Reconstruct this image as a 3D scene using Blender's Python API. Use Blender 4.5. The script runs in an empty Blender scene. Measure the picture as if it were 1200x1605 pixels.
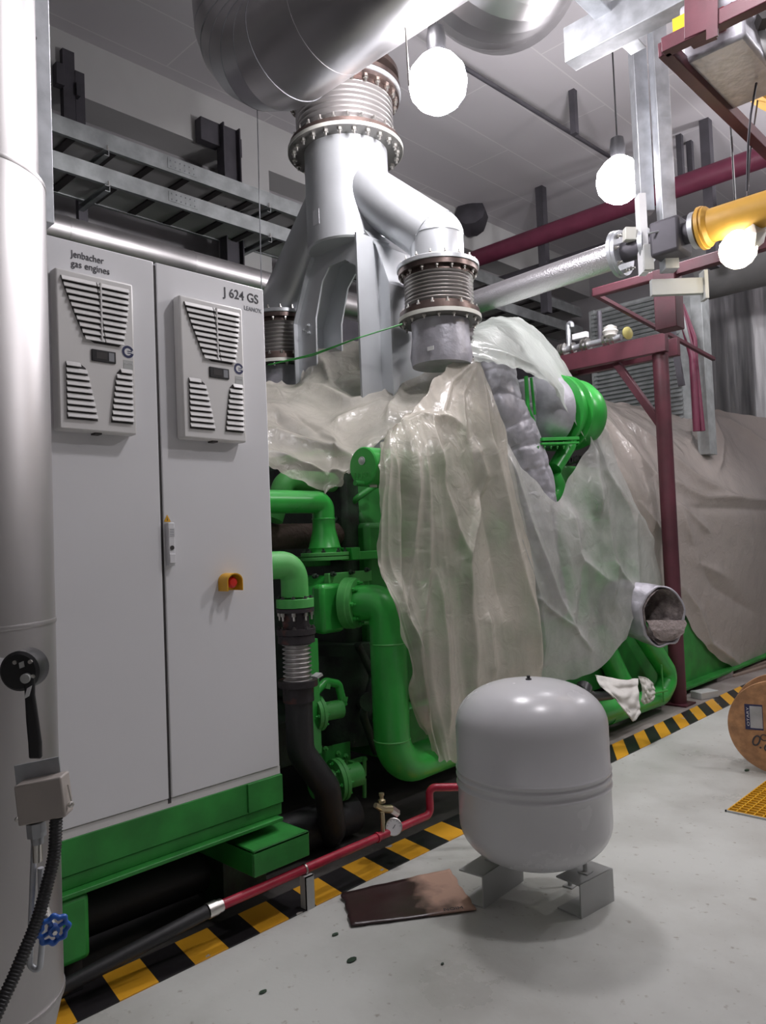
import bpy, bmesh, math, random
import numpy as np
from mathutils import Vector, Matrix, noise
random.seed(4)
S = bpy.context.scene
COL = S.collection
PI = math.pi

# ------------------------------------------------------------------ camera
YAW, PITCH, ROLL, HC, FPX = math.radians(44.2), math.radians(2.08), math.radians(2.3), 1.45, 1200.0
F0 = Vector((-math.sin(YAW), math.cos(YAW), 0)); R0 = Vector((math.cos(YAW), math.sin(YAW), 0)); UP = Vector((0, 0, 1))
FW = F0*math.cos(PITCH) + UP*math.sin(PITCH); U0 = UP*math.cos(PITCH) - F0*math.sin(PITCH)
RC = R0*math.cos(ROLL) - U0*math.sin(ROLL); UC = U0*math.cos(ROLL) + R0*math.sin(ROLL)
CP = Vector((0, 0, HC))
cd = bpy.data.cameras.new('camera'); cam = bpy.data.objects.new('camera', cd); COL.objects.link(cam)
cd.sensor_fit = 'VERTICAL'; cd.sensor_height = 36.0; cd.lens = 36.0*FPX/1605.0; cd.clip_start = 0.05; cd.clip_end = 100
m = Matrix(((RC.x, UC.x, -FW.x, 0), (RC.y, UC.y, -FW.y, 0), (RC.z, UC.z, -FW.z, HC), (0, 0, 0, 1)))
cam.matrix_world = m
S.camera = cam
# ------------------------------------------------------------------ view + world
S.view_settings.view_transform = 'Standard'
try: S.view_settings.look = 'None'
except Exception: pass
S.view_settings.exposure = 0.0; S.view_settings.gamma = 1.0; S.view_settings.use_curve_mapping = False
wd = bpy.data.worlds.new('world'); S.world = wd; wd.use_nodes = True
wd.node_tree.nodes['Background'].inputs[0].default_value = (.75, .8, .85, 1)
wd.node_tree.nodes['Background'].inputs[1].default_value = 0.03
S.cycles.max_bounces = 10; S.cycles.transparent_max_bounces = 16; S.cycles.diffuse_bounces = 4
S.cycles.sample_clamp_indirect = 4.0
LAMP_E = 110.0      # emission of the work lamp globes in view
UNSEEN_W = 120.0      # base watts of the unseen point lights

def at(u, v, x=None, y=None, z=None, d=None):
    """world point seen at photo position (u, v) on a given plane"""
    k = FW + RC*((u-600)/FPX) - UC*((v-802.5)/FPX)
    if x is not None: t = x/k.x
    elif y is not None: t = y/k.y
    elif z is not None: t = (z-HC)/k.z
    else: t = d
    return CP + k*t

# ------------------------------------------------------------------ materials
MATS = {}
def nodes(name):
    mt = bpy.data.materials.new(name); mt.use_nodes = True
    return mt, mt.node_tree.nodes, mt.node_tree.links, mt.node_tree.nodes['Principled BSDF']
def paint(name, col, rough=.5, metal=0., var=.12, scale=6., bump=.0, bscale=60., col2=None, spec=.5, stretch=None, thr=(.35, .7)):
    mt, N, L, B = nodes(name)
    tc = N.new('ShaderNodeTexCoord'); mp = N.new('ShaderNodeMapping'); L.new(tc.outputs['Object'], mp.inputs[0])
    if stretch: mp.inputs['Scale'].default_value = stretch
    nz = N.new('ShaderNodeTexNoise'); nz.inputs['Scale'].default_value = scale; nz.inputs['Detail'].default_value = 6
    L.new(mp.outputs[0], nz.inputs['Vector'])
    rp = N.new('ShaderNodeValToRGB'); L.new(nz.outputs['Fac'], rp.inputs[0])
    c2 = col2 or tuple(c*(1-var) for c in col)
    rp.color_ramp.elements[0].position, rp.color_ramp.elements[1].position = thr
    rp.color_ramp.elements[0].color = (*c2, 1); rp.color_ramp.elements[1].color = (*col, 1)
    L.new(rp.outputs[0], B.inputs['Base Color'])
    B.inputs['Metallic'].default_value = metal; B.inputs['Roughness'].default_value = rough
    B.inputs['Specular IOR Level'].default_value = spec
    mr = N.new('ShaderNodeMapRange'); mr.inputs[3].default_value = max(0, rough-.07); mr.inputs[4].default_value = min(1, rough+.1)
    L.new(nz.outputs['Fac'], mr.inputs[0]); L.new(mr.outputs[0], B.inputs['Roughness'])
    if bump:
        n2 = N.new('ShaderNodeTexNoise'); n2.inputs['Scale'].default_value = bscale; n2.inputs['Detail'].default_value = 4
        L.new(mp.outputs[0], n2.inputs['Vector'])
        bp = N.new('ShaderNodeBump'); bp.inputs['Strength'].default_value = bump; bp.inputs['Distance'].default_value = .01
        L.new(n2.outputs['Fac'], bp.inputs['Height']); L.new(bp.outputs[0], B.inputs['Normal'])
    MATS[name] = mt
    return mt
white = paint('cabinet_white', (.74, .74, .76), .38, var=.03, scale=2)
ral = paint('unit_grey', (.70, .69, .68), .45, var=.03, scale=3)
dark = paint('dark_recess', (.05, .045, .045), .7)
black = paint('black_rubber', (.018, .018, .02), .5, bump=.1)
blackp = paint('black_plastic', (.02, .02, .022), .35)
green = paint('engine_green', (.035, .42, .055), .3, var=.35, scale=5, col2=(.03, .30, .045), bump=.05, bscale=25)
green2 = paint('dusty_green', (.10, .40, .10), .5, var=.3, scale=7, col2=(.05, .33, .06), bump=.08)
dgreen = paint('skid_green', (.03, .30, .045), .5, var=.4, scale=6)
engdark = paint('dark_engine', (.03, .07, .035), .5, col2=(.01, .015, .012), scale=9, bump=.2)  # mottled near-black green for front parts and small fittings
clad = paint('aluminium_cladding', (.64, .63, .64), .30, 1., var=.12, scale=2.5, bump=.06, bscale=5)
clad2 = paint('pipe_cladding_brushed', (.50, .485, .485), .42, 1., var=.2, scale=3, stretch=(1, 1, .25), bump=.05, bscale=8)
galv = paint('galvanised_steel', (.55, .57, .60), .45, .75, var=.25, scale=14, bump=.03)
galvl = paint('galvanised_tray', (.50, .53, .53), .5, .5, var=.3, scale=9)
hood = paint('silver_paint', (.60, .62, .64), .38, .55, var=.06, scale=5, bump=.02)
steel = paint('stainless_bellows', (.60, .58, .57), .36, .9, var=.06, scale=2)
boltm = paint('zinc_bolt', (.72, .70, .66), .3, 1., var=.1)
brown = paint('heat_tinted_flange', (.22, .16, .14), .35, .8, col2=(.10, .075, .07), scale=8, bump=.05)
flangeg = paint('flange_grey', (.16, .155, .145), .5, .3, var=.2)
cream = paint('cream_flange_rim', (.66, .66, .60), .5, .1)
rustb = paint('rusty_black', (.03, .025, .028), .55, .2, col2=(.16, .045, .03), scale=10, bump=.15, thr=(.3, .45))
red = paint('red_pipe_paint', (.45, .02, .05), .35, var=.3, scale=10)
maroon = paint('red_oxide_primer', (.10, .021, .034), .5, var=.35, scale=5, col2=(.06, .015, .022), bump=.05)
maroond = paint('fire_main_red', (.17, .03, .065), .5, var=.2)
yellow = paint('gas_yellow', (.75, .42, .07), .45, var=.2, scale=5)
yelp = paint('stop_yellow', (.80, .42, .02), .4)
redp = paint('stop_red', (.75, .03, .02), .35)
tankw = paint('tank_white', (.66, .66, .68), .24, var=.06, scale=3, bump=.01, bscale=6)
chan = paint('grey_channel', (.47, .48, .47), .55, var=.1)
wrap = paint('silver_cloth', (.50, .49, .54), .45, .4, var=.25, scale=12, bump=.5, bscale=18)
wrapr = paint('rough_wool', (.30, .26, .25), .9, col2=(.10, .08, .08), scale=14, bump=1., bscale=45)
brick = paint('grey_brick', (.30, .27, .25), .85, var=.3, scale=18, bump=.3)
cloth = paint('white_rag', (.72, .70, .66), .8, var=.15, scale=10, bump=.3, bscale=30)
blue = paint('blue_enamel', (.02, .12, .50), .3)
print_k = paint('print_black', (.06, .06, .07), .6)
print_g = paint('print_grey', (.25, .26, .28), .6)
labelw = paint('label_white', (.75, .75, .76), .5)
wallm = paint('wall_plaster', (.42, .41, .42), .85, var=.12, scale=2, bump=.03)
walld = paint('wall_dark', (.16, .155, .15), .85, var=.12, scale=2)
beamm = paint('beam_white', (.55, .55, .54), .8, var=.08, scale=2)
navy = paint('navy_label', (.025, .03, .10), .4)
brass = paint('brass', (.55, .47, .30), .35, .9)

def concrete(name, col, col2, sc, rough):
    mt, N, L, B = nodes(name)
    tc = N.new('ShaderNodeTexCoord')
    a = N.new('ShaderNodeTexNoise'); a.inputs['Scale'].default_value = sc; a.inputs['Detail'].default_value = 8; a.inputs['Roughness'].default_value = .6
    b = N.new('ShaderNodeTexNoise'); b.inputs['Scale'].default_value = 28; b.inputs['Detail'].default_value = 6
    L.new(tc.outputs['Object'], a.inputs[0]); L.new(tc.outputs['Object'], b.inputs[0])
    r = N.new('ShaderNodeValToRGB'); L.new(a.outputs[0], r.inputs[0])
    r.color_ramp.elements[0].position = .38; r.color_ramp.elements[1].position = .6
    r.color_ramp.elements[0].color = (*col2, 1); r.color_ramp.elements[1].color = (*col, 1)
    r2 = N.new('ShaderNodeValToRGB'); L.new(b.outputs[0], r2.inputs[0])
    r2.color_ramp.elements[0].position = .27; r2.color_ramp.elements[1].position = .36
    r2.color_ramp.elements[0].color = (.55, .5, .45, 1); r2.color_ramp.elements[1].color = (1, 1, 1, 1)
    mx = N.new('ShaderNodeMix'); mx.data_type = 'RGBA'; mx.blend_type = 'MULTIPLY'; mx.inputs[0].default_value = .8
    L.new(r.outputs[0], mx.inputs[6]); L.new(r2.outputs[0], mx.inputs[7]); L.new(mx.outputs[2], B.inputs['Base Color'])
    mr = N.new('ShaderNodeMapRange'); mr.inputs[1].default_value = .35; mr.inputs[2].default_value = .65; mr.inputs[3].default_value = rough-.14; mr.inputs[4].default_value = rough+.15
    L.new(a.outputs[0], mr.inputs[0]); L.new(mr.outputs[0], B.inputs['Roughness'])
    bp = N.new('ShaderNodeBump'); bp.inputs['Strength'].default_value = .12; bp.inputs['Distance'].default_value = .01
    L.new(b.outputs[0], bp.inputs['Height']); L.new(bp.outputs[0], B.inputs['Normal'])
    return mt
floorm = concrete('epoxy_floor', (.57, .58, .55), (.44, .44, .41), 1.1, .36)
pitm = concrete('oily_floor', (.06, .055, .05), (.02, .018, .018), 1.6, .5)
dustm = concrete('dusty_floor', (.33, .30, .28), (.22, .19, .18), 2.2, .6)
# ceiling: concrete slab with formwork lines
def ceilmat():
    mt, N, L, B = nodes('ceiling_boards')
    tc = N.new('ShaderNodeTexCoord')
    br = N.new('ShaderNodeTexBrick'); br.offset = 0.5
    mp = N.new('ShaderNodeMapping'); mp.inputs['Rotation'].default_value = (0, 0, PI/2); L.new(tc.outputs['Object'], mp.inputs[0]); L.new(mp.outputs[0], br.inputs[0])
    br.inputs['Color1'].default_value = (.60, .575, .60, 1); br.inputs['Color2'].default_value = (.57, .545, .57, 1); br.inputs['Mortar'].default_value = (.70, .68, .69, 1)
    br.inputs['Scale'].default_value = 1; br.inputs['Brick Width'].default_value = 2.4; br.inputs['Row Height'].default_value = .6
    br.inputs['Mortar Size'].default_value = .008; br.inputs['Mortar Smooth'].default_value = .3
    L.new(br.outputs[0], B.inputs['Base Color']); B.inputs['Roughness'].default_value = .8
    return mt
ceilm = ceilmat()
# braided hose
def braid():
    mt, N, L, B = nodes('steel_braid')
    B.inputs['Base Color'].default_value = (.62, .60, .62, 1); B.inputs['Metallic'].default_value = .9; B.inputs['Roughness'].default_value = .35
    tc = N.new('ShaderNodeTexCoord'); ck = N.new('ShaderNodeTexVoronoi'); ck.inputs['Scale'].default_value = 110
    L.new(tc.outputs['Object'], ck.inputs[0])
    bp = N.new('ShaderNodeBump'); bp.inputs['Strength'].default_value = .5; bp.inputs['Distance'].default_value = .004
    L.new(ck.outputs[0], bp.inputs['Height']); L.new(bp.outputs[0], B.inputs['Normal'])
    return mt
braidm = braid()
def foil():
    mt, N, L, B = nodes('crinkled_foil')
    B.inputs['Metallic'].default_value = .55; B.inputs['Roughness'].default_value = .5
    tc = N.new('ShaderNodeTexCoord'); mp = N.new('ShaderNodeMapping'); mp.inputs['Scale'].default_value = (6, 6, .5); L.new(tc.outputs['Object'], mp.inputs[0])
    nz = N.new('ShaderNodeTexNoise'); nz.inputs['Scale'].default_value = 2.2; nz.inputs['Detail'].default_value = 7; L.new(mp.outputs[0], nz.inputs[0])
    r = N.new('ShaderNodeValToRGB'); L.new(nz.outputs[0], r.inputs[0]); r.color_ramp.elements[0].position = .3; r.color_ramp.elements[1].position = .7
    r.color_ramp.elements[0].color = (.30, .30, .31, 1); r.color_ramp.elements[1].color = (.60, .60, .61, 1)
    L.new(r.outputs[0], B.inputs['Base Color'])
    bp = N.new('ShaderNodeBump'); bp.inputs['Strength'].default_value = .45; bp.inputs['Distance'].default_value = .03
    L.new(nz.outputs[0], bp.inputs['Height']); L.new(bp.outputs[0], B.inputs['Normal'])
    return mt
foilm = foil()
# hazard stripes
def stripes(name, y0, period, slant):
    mt, N, L, B = nodes(name)
    tc = N.new('ShaderNodeTexCoord'); sp = N.new('ShaderNodeSeparateXYZ'); L.new(tc.outputs['Object'], sp.inputs[0])
    def M(op, a, b):
        n = N.new('ShaderNodeMath'); n.operation = op
        for i, q in enumerate((a, b)):
            if isinstance(q, (int, float)): n.inputs[i].default_value = q
            else: L.new(q, n.inputs[i])
        return n.outputs[0]
    # x measured from the outer edge inwards
    xx = M('MULTIPLY', M('SUBTRACT', -2.405, sp.outputs[0]), slant/.185)
    t = M('FRACT', M('DIVIDE', M('SUBTRACT', M('SUBTRACT', sp.outputs[1], xx), y0-period*20), period), 0)
    st = M('LESS_THAN', t, .5)
    nz = N.new('ShaderNodeTexNoise'); nz.inputs['Scale'].default_value = 9; nz.inputs['Detail'].default_value = 8; L.new(tc.outputs['Object'], nz.inputs[0])
    worn = M('GREATER_THAN', nz.outputs[0], .685)
    m1 = N.new('ShaderNodeMix'); m1.data_type = 'RGBA'; L.new(st, m1.inputs[0])
    m1.inputs[6].default_value = (.018, .016, .018, 1); m1.inputs[7].default_value = (.72, .36, .025, 1)
    m2 = N.new('ShaderNodeMix'); m2.data_type = 'RGBA'; L.new(worn, m2.inputs[0]); L.new(m1.outputs[2], m2.inputs[6]); m2.inputs[7].default_value = (.42, .40, .37, 1)
    L.new(m2.outputs[2], B.inputs['Base Color']); B.inputs['Roughness'].default_value = .38
    return mt
tapeA = stripes('hazard_stripes_near', 1.17, .277, .03)
tapeB = stripes('hazard_stripes_far', 4.504, .318, .29)
# plastic sheet
def plastic(name, col, lo, hi, scale=2.5, dirt=.0):
    mt, N, L, B = nodes(name)
    out = N['Material Output']
    tc = N.new('ShaderNodeTexCoord')
    nz = N.new('ShaderNodeTexNoise'); nz.inputs['Scale'].default_value = scale; nz.inputs['Detail'].default_value = 5; L.new(tc.outputs['Object'], nz.inputs[0])
    mr = N.new('ShaderNodeMapRange'); mr.inputs[1].default_value = .35; mr.inputs[2].default_value = .65; mr.inputs[3].default_value = lo; mr.inputs[4].default_value = hi
    L.new(nz.outputs[0], mr.inputs[0])
    B.inputs['Base Color'].default_value = (*col, 1); B.inputs['Roughness'].default_value = .2; B.inputs['Specular IOR Level'].default_value = .5
    n2 = N.new('ShaderNodeTexNoise'); n2.inputs['Scale'].default_value = 11; n2.inputs['Detail'].default_value = 6; n2.inputs['Distortion'].default_value = 1.2
    L.new(tc.outputs['Object'], n2.inputs[0])
    bp = N.new('ShaderNodeBump'); bp.inputs['Strength'].default_value = .45; bp.inputs['Distance'].default_value = .02
    L.new(n2.outputs[0], bp.inputs['Height']); L.new(bp.outputs[0], B.inputs['Normal'])
    tl = N.new('ShaderNodeBsdfTranslucent'); tl.inputs[0].default_value = (*col, 1); L.new(bp.outputs[0], tl.inputs[1])
    m1 = N.new('ShaderNodeMixShader'); m1.inputs[0].default_value = .35; L.new(B.outputs[0], m1.inputs[1]); L.new(tl.outputs[0], m1.inputs[2])
    tr = N.new('ShaderNodeBsdfTransparent')
    lw = N.new('ShaderNodeLayerWeight'); lw.inputs[0].default_value = .45
    mx = N.new('ShaderNodeMath'); mx.operation = 'MULTIPLY_ADD'; mx.use_clamp = True; L.new(lw.outputs['Facing'], mx.inputs[0]); mx.inputs[1].default_value = .55; L.new(mr.outputs[0], mx.inputs[2])
    m2 = N.new('ShaderNodeMixShader'); L.new(mx.outputs[0], m2.inputs[0]); L.new(tr.outputs[0], m2.inputs[1]); L.new(m1.outputs[0], m2.inputs[2])
    L.new(m2.outputs[0], out.inputs[0])
    return mt
pl_left = plastic('plastic_left', (.64, .60, .53), .38, .74)
pl_mid = plastic('plastic_middle', (.66, .61, .54), .42, .78)
pl_clear = plastic('plastic_clear', (.64, .63, .61), .28, .64)
pl_dome = plastic('plastic_dome', (.66, .70, .66), .45, .8)
pl_beige = plastic('plastic_beige', (.60, .53, .49), .86, .99)
glassm = plastic('plastic_small', (.8, .78, .74), .5, .8)
def emis(name, col, e):
    mt, N, L, B = nodes(name)
    B.inputs['Base Color'].default_value = (*col, 1); B.inputs['Emission Color'].default_value = (*col, 1); B.inputs['Emission Strength'].default_value = e
    return mt
lampm = emis('lamp_cold', (1, .96, 1.0), LAMP_E)
lampw = emis('lamp_warm', (1, .93, .76), LAMP_E*.08)
# cardboard
def cardm():
    mt, N, L, B = nodes('oily_cardboard')
    tc = N.new('ShaderNodeTexCoord'); sp = N.new('ShaderNodeSeparateXYZ'); L.new(tc.outputs['Object'], sp.inputs[0])
    nz = N.new('ShaderNodeTexNoise'); nz.inputs['Scale'].default_value = 7; nz.inputs['Detail'].default_value = 6; L.new(tc.outputs['Object'], nz.inputs[0])
    dp_ = N.new('ShaderNodeVectorMath'); dp_.operation = 'DOT_PRODUCT'; L.new(tc.outputs['Object'], dp_.inputs[0]); dp_.inputs[1].default_value = (.41, .91, 0)
    ad = N.new('ShaderNodeMath'); ad.operation = 'MULTIPLY_ADD'; L.new(nz.outputs[0], ad.inputs[0]); ad.inputs[1].default_value = .45; L.new(dp_.outputs['Value'], ad.inputs[2])
    r = N.new('ShaderNodeValToRGB'); L.new(ad.outputs[0], r.inputs[0])
    r.color_ramp.elements[0].position = .46; r.color_ramp.elements[1].position = .62
    r.color_ramp.elements[0].color = (.04, .022, .022, 1); r.color_ramp.elements[1].color = (.56, .36, .27, 1)
    L.new(r.outputs[0], B.inputs['Base Color'])
    r3 = N.new('ShaderNodeMapRange'); r3.inputs[1].default_value = .46; r3.inputs[2].default_value = .62; r3.inputs[3].default_value = .3; r3.inputs[4].default_value = .8
    L.new(ad.outputs[0], r3.inputs[0]); L.new(r3.outputs[0], B.inputs['Roughness'])
    return mt
cardboardm = cardm()
osb = paint('spool_chipboard', (.50, .27, .13), .7, col2=(.30, .16, .08), scale=22, bump=.3, bscale=50)

# ------------------------------------------------------------------ mesh builder
def V(*a): return Vector(a)
def frame(ax):
    ax = Vector(ax).normalized()
    t = V(0, 0, 1) if abs(ax.z) < .9 else V(1, 0, 0)
    a = ax.cross(t).normalized(); b = ax.cross(a).normalized()
    return a, b, ax
def fillet(pts, R, n=7):
    pts = [Vector(p) for p in pts]; out = [pts[0]]
    for i in range(1, len(pts)-1):
        p0, p, p1 = pts[i-1], pts[i], pts[i+1]
        a = (p0-p); b = (p1-p); la, lb = a.length, b.length; a.normalize(); b.normalize()
        ang = a.angle(b)
        if ang > PI-.02: out.append(p); continue
        t = min(R/math.tan(ang/2), la*.49, lb*.49)
        A, Bp = p+a*t, p+b*t
        r = t*math.tan(ang/2)
        c = p+(a+b).normalized()*(r/math.sin(ang/2))
        va, vb = A-c, Bp-c
        for k in range(n+1):
            f = k/n
            th = va.angle(vb)
            w = (va*math.sin((1-f)*th)+vb*math.sin(f*th))/math.sin(th) if 1e-4 < th < PI-1e-3 else va.lerp(vb, f)
            out.append(c+w)
    out.append(pts[-1]); return out
class MB:
    def __init__(s): s.v = []; s.f = []; s.mi = []; s.cur = 0
    def add(s, vs, fs):
        o = len(s.v); s.v += [Vector(p) for p in vs]; s.f += [tuple(i+o for i in f) for f in fs]; s.mi += [s.cur]*len(fs); return s
    def box(s, p0, p1):
        x0, y0, z0 = p0; x1, y1, z1 = p1
        return s.add([(x0,y0,z0),(x1,y0,z0),(x1,y1,z0),(x0,y1,z0),(x0,y0,z1),(x1,y0,z1),(x1,y1,z1),(x0,y1,z1)],
                     [(0,3,2,1),(4,5,6,7),(0,1,5,4),(1,2,6,5),(2,3,7,6),(3,0,4,7)])
    def obox(s, c, ex, ey, ez):
        """box from centre and three half-extent vectors"""
        c, ex, ey, ez = map(Vector, (c, ex, ey, ez)); q = []
        for k in (-1, 1):
            for i, j in ((-1,-1),(1,-1),(1,1),(-1,1)): q.append(c+ex*i+ey*j+ez*k)
        return s.add(q, [(0,3,2,1),(4,5,6,7),(0,1,5,4),(1,2,6,5),(2,3,7,6),(3,0,4,7)])
    def beam(s, a, b, w, h, up=(0,0,1)):
        a, b = Vector(a), Vector(b); d = b-a; ax = d.normalized(); up = Vector(up)
        sd = ax.cross(up).normalized(); u2 = sd.cross(ax).normalized()
        return s.obox((a+b)/2, d/2, sd*w/2, u2*h/2)
    def channel(s, a, b, w, h, t=.005, up=(0,0,1), flip=1):
        """C section: web w tall along up, flanges h long"""
        a, b = Vector(a), Vector(b); d = b-a; ax = d.normalized(); up = Vector(up)
        sd = ax.cross(up).normalized()*flip; u2 = ax.cross(sd).normalized(); c = (a+b)/2
        s.obox(c, d/2, sd*t/2, u2*w/2)
        for k in (-1, 1): s.obox(c+sd*h/2+u2*(w/2-t/2)*k, d/2, sd*h/2, u2*t/2)
        return s
    def tube(s, path, r, n=24, cap=True, inner=None):
        path = [Vector(p) for p in path]; m = len(path)
        rs = r if isinstance(r, (list, tuple)) else [r]*m
        tg = []
        for i in range(m):
            a = path[max(i-1, 0)]; b = path[min(i+1, m-1)]; d = b-a
            tg.append(d.normalized() if d.length > 1e-9 else (tg[-1] if tg else V(0,0,1)))
        a, b, _ = frame(tg[0]); vs = []; fs = []
        for i in range(m):
            if i: a = (a - tg[i]*a.dot(tg[i])).normalized(); b = tg[i].cross(a)
            else: b = tg[0].cross(a)
            for k in range(n):
                t = 2*PI*k/n; vs.append(path[i]+(a*math.cos(t)+b*math.sin(t))*rs[i])
        for i in range(m-1):
            for k in range(n):
                k2 = (k+1) % n; fs.append((i*n+k, i*n+k2, (i+1)*n+k2, (i+1)*n+k))
        if cap: fs.append(tuple(range(n-1, -1, -1))); fs.append(tuple((m-1)*n+k for k in range(n)))
        return s.add(vs, fs)
    def lathe(s, prof, o, ax=(0,0,1), n=40, closed=False):
        """profile [(radius, height)]"""
        o = Vector(o); a, b, c = frame(ax); vs = []; fs = []; m = len(prof)
        for r, h in prof:
            for k in range(n):
                t = 2*PI*k/n; vs.append(o+c*h+(a*math.cos(t)+b*math.sin(t))*max(r, 1e-5))
        rng = range(m if closed else m-1)
        for i in rng:
            j = (i+1) % m
            for k in range(n):
                k2 = (k+1) % n; fs.append((i*n+k, i*n+k2, j*n+k2, j*n+k))
        if not closed:
            fs.append(tuple(range(n-1, -1, -1))); fs.append(tuple((m-1)*n+k for k in range(n)))
        return s.add(vs, fs)
    def disc(s, c, ax, r, h, n=32):
        return s.lathe([(r, 0), (r, h)], c, ax, n)
    def ring(s, c, ax, ro, ri, h, n=40):
        return s.lathe([(ro, 0), (ro, h), (ri, h), (ri, 0)], c, ax, n, closed=True)
    def prism(s, poly, vec):
        vec = Vector(vec); n = len(poly); p = [Vector(q) for q in poly]
        return s.add(p+[q+vec for q in p], [tuple(range(n-1, -1, -1)), tuple(range(n, 2*n))]+[(i, (i+1) % n, (i+1) % n+n, i+n) for i in range(n)])
    def grid(s, G):
        R, C = len(G), len(G[0]); vs = [p for row in G for p in row]
        return s.add(vs, [(i*C+j, i*C+j+1, (i+1)*C+j+1, (i+1)*C+j) for i in range(R-1) for j in range(C-1)])
    def build(s, name, mat, parent=None, bevel=0, smooth=40, recalc=True, solid=0):
        off = wloc(parent)
        me = bpy.data.meshes.new(name); me.from_pydata([tuple(p-off) for p in s.v], [], s.f)
        for mm in (mat if isinstance(mat, (list, tuple)) else [mat]): me.materials.append(mm)
        for p, i in zip(me.polygons, s.mi): p.material_index = i
        if recalc:
            bm = bmesh.new(); bm.from_mesh(me); bmesh.ops.recalc_face_normals(bm, faces=bm.faces); bm.to_mesh(me); bm.free()
        me.shade_smooth()
        if smooth < 170: me.set_sharp_from_angle(angle=math.radians(smooth))
        o = bpy.data.objects.new(name, me); COL.objects.link(o)
        if parent: o.parent = parent
        if bevel:
            b = o.modifiers.new('bevel', 'BEVEL'); b.width = bevel; b.segments = 2; b.limit_method = 'ANGLE'; b.angle_limit = math.radians(50)
        if solid:
            b = o.modifiers.new('thickness', 'SOLIDIFY'); b.thickness = solid
        return o
def wloc(o):
    v = V(0, 0, 0)
    while o is not None: v = v + o.location; o = o.parent
    return v
def tag(o, label=None, cat=None, group=None, kind=None):
    if label: o['label'] = label
    if cat: o['category'] = cat
    if group: o['group'] = group
    if kind: o['kind'] = kind
    return o
def T(name, label, cat, loc=(0,0,0), group=None):
    o = bpy.data.objects.new(name, None); COL.objects.link(o); o.location = loc; o.empty_display_size = .05
    return tag(o, label, cat, group)
def struct(o): o['kind'] = 'structure'; return o
_bolt = {}
def bolts(parent, c, ax, R, n, size=.012, h=.03, mat=None, phase=0, name='bolt', skip=None):
    """hex bolts round a flange, each an object sharing one mesh"""
    mat = mat or boltm; key = (round(size, 4), round(h, 4), mat.name)
    if key not in _bolt:
        b = MB(); b.lathe([(size, 0), (size, h*.45), (size*.85, h*.5)], (0,0,0), (0,0,1), 6); b.lathe([(size*.5, h*.5), (size*.5, h), (size*.3, h*1.05)], (0,0,0), (0,0,1), 10)
        me = bpy.data.meshes.new('bolt'); me.from_pydata([tuple(p) for p in b.v], [], b.f); me.materials.append(mat)
        bm = bmesh.new(); bm.from_mesh(me); bmesh.ops.recalc_face_normals(bm, faces=bm.faces); bm.to_mesh(me); bm.free()
        _bolt[key] = me
    a, b_, c_ = frame(ax); off = wloc(parent); q = V(0,0,1).rotation_difference(Vector(ax).normalized())
    for k in range(n):
        if skip and skip(k): continue
        t = 2*PI*(k+phase)/n
        o = bpy.data.objects.new(name, _bolt[key]); COL.objects.link(o); o.parent = parent
        o.location = Vector(c)+(a*math.cos(t)+b_*math.sin(t))*R-off; o.rotation_mode = 'QUATERNION'; o.rotation_quaternion = q
def text(name, s, size, mat, parent, loc, xdir, ydir, ext=.0006, align='LEFT', fit=None, shear=0, offset=0):
    cu = bpy.data.curves.new(name, 'FONT'); cu.body = s; cu.size = size; cu.extrude = ext; cu.align_x = align; cu.offset = offset
    cu.space_line = 1.15
    tmp = bpy.data.objects.new(name, cu); COL.objects.link(tmp)
    dg = bpy.context.evaluated_depsgraph_get(); dg.update()
    me = bpy.data.meshes.new_from_object(tmp.evaluated_get(dg)); bpy.data.objects.remove(tmp)
    me.materials.clear(); me.materials.append(mat)
    x = Vector(xdir).normalized(); y = Vector(ydir).normalized(); z = x.cross(y)
    k = 1
    if fit:
        xs = [v.co.x for v in me.vertices]; k = fit/(max(xs)-min(xs))
    off = Vector(loc)-wloc(parent)
    for v in me.vertices: v.co = x*v.co.x*k + y*v.co.y*(k if not fit else min(k, 1.4) if False else 1) + z*v.co.z + off
    o = bpy.data.objects.new(name, me); COL.objects.link(o); o.parent = parent
    return o

# ================================================================== THE ROOM
XL, YB, ZC, XR, YF = -6.5, 11.4, 5.8, 3.2, -2.6
b = MB(); b.box((XL-.2, YF-.2, -.2), (XR+.2, YB+.2, 0)); struct(b.build('floor', floorm))
b = MB(); b.box((XL-.2, YF-.2, ZC), (XR+.2, YB+.2, ZC+.2)); struct(b.build('ceiling', ceilm))
b = MB(); b.box((XL-.2, YF, 0), (XL, YB, ZC)); struct(b.build('wall_left', wallm))
b = MB(); b.box((XL, YB, 0), (XR, YB+.2, ZC)); struct(b.build('wall_back', wallm))
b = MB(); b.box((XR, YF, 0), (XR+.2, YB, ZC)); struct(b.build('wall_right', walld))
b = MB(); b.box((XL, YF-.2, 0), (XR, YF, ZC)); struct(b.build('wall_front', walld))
b = MB(); b.box((XL, YF, 5.3), (-6.15, YB, ZC)); struct(b.build('trim_1', beamm))           # concrete edge beam
b = MB(); p = at(392, 220, x=-6.12); b.box((XL, p.y-.16, 0), (-6.12, p.y+.22, 5.3)); struct(b.build('trim_2', beamm))   # pilaster
# floor zones under and beside the engine
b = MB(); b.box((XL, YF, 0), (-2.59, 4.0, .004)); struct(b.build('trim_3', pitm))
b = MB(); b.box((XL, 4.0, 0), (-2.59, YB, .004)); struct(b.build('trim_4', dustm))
tag(MB().box((-2.59, -1.5, .0005), (-2.405, 3.7, .0045)).build('hazard_tape', tapeA), 'wide black and yellow striped tape on floor in front of cabinet', 'hazard tape')
tag(MB().box((-2.59, 3.7, .0005), (-2.395, 9.5, .0045)).build('hazard_tape', tapeB), 'slanted black and yellow striped tape running behind the white tank towards the cable spool', 'hazard tape')

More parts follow.
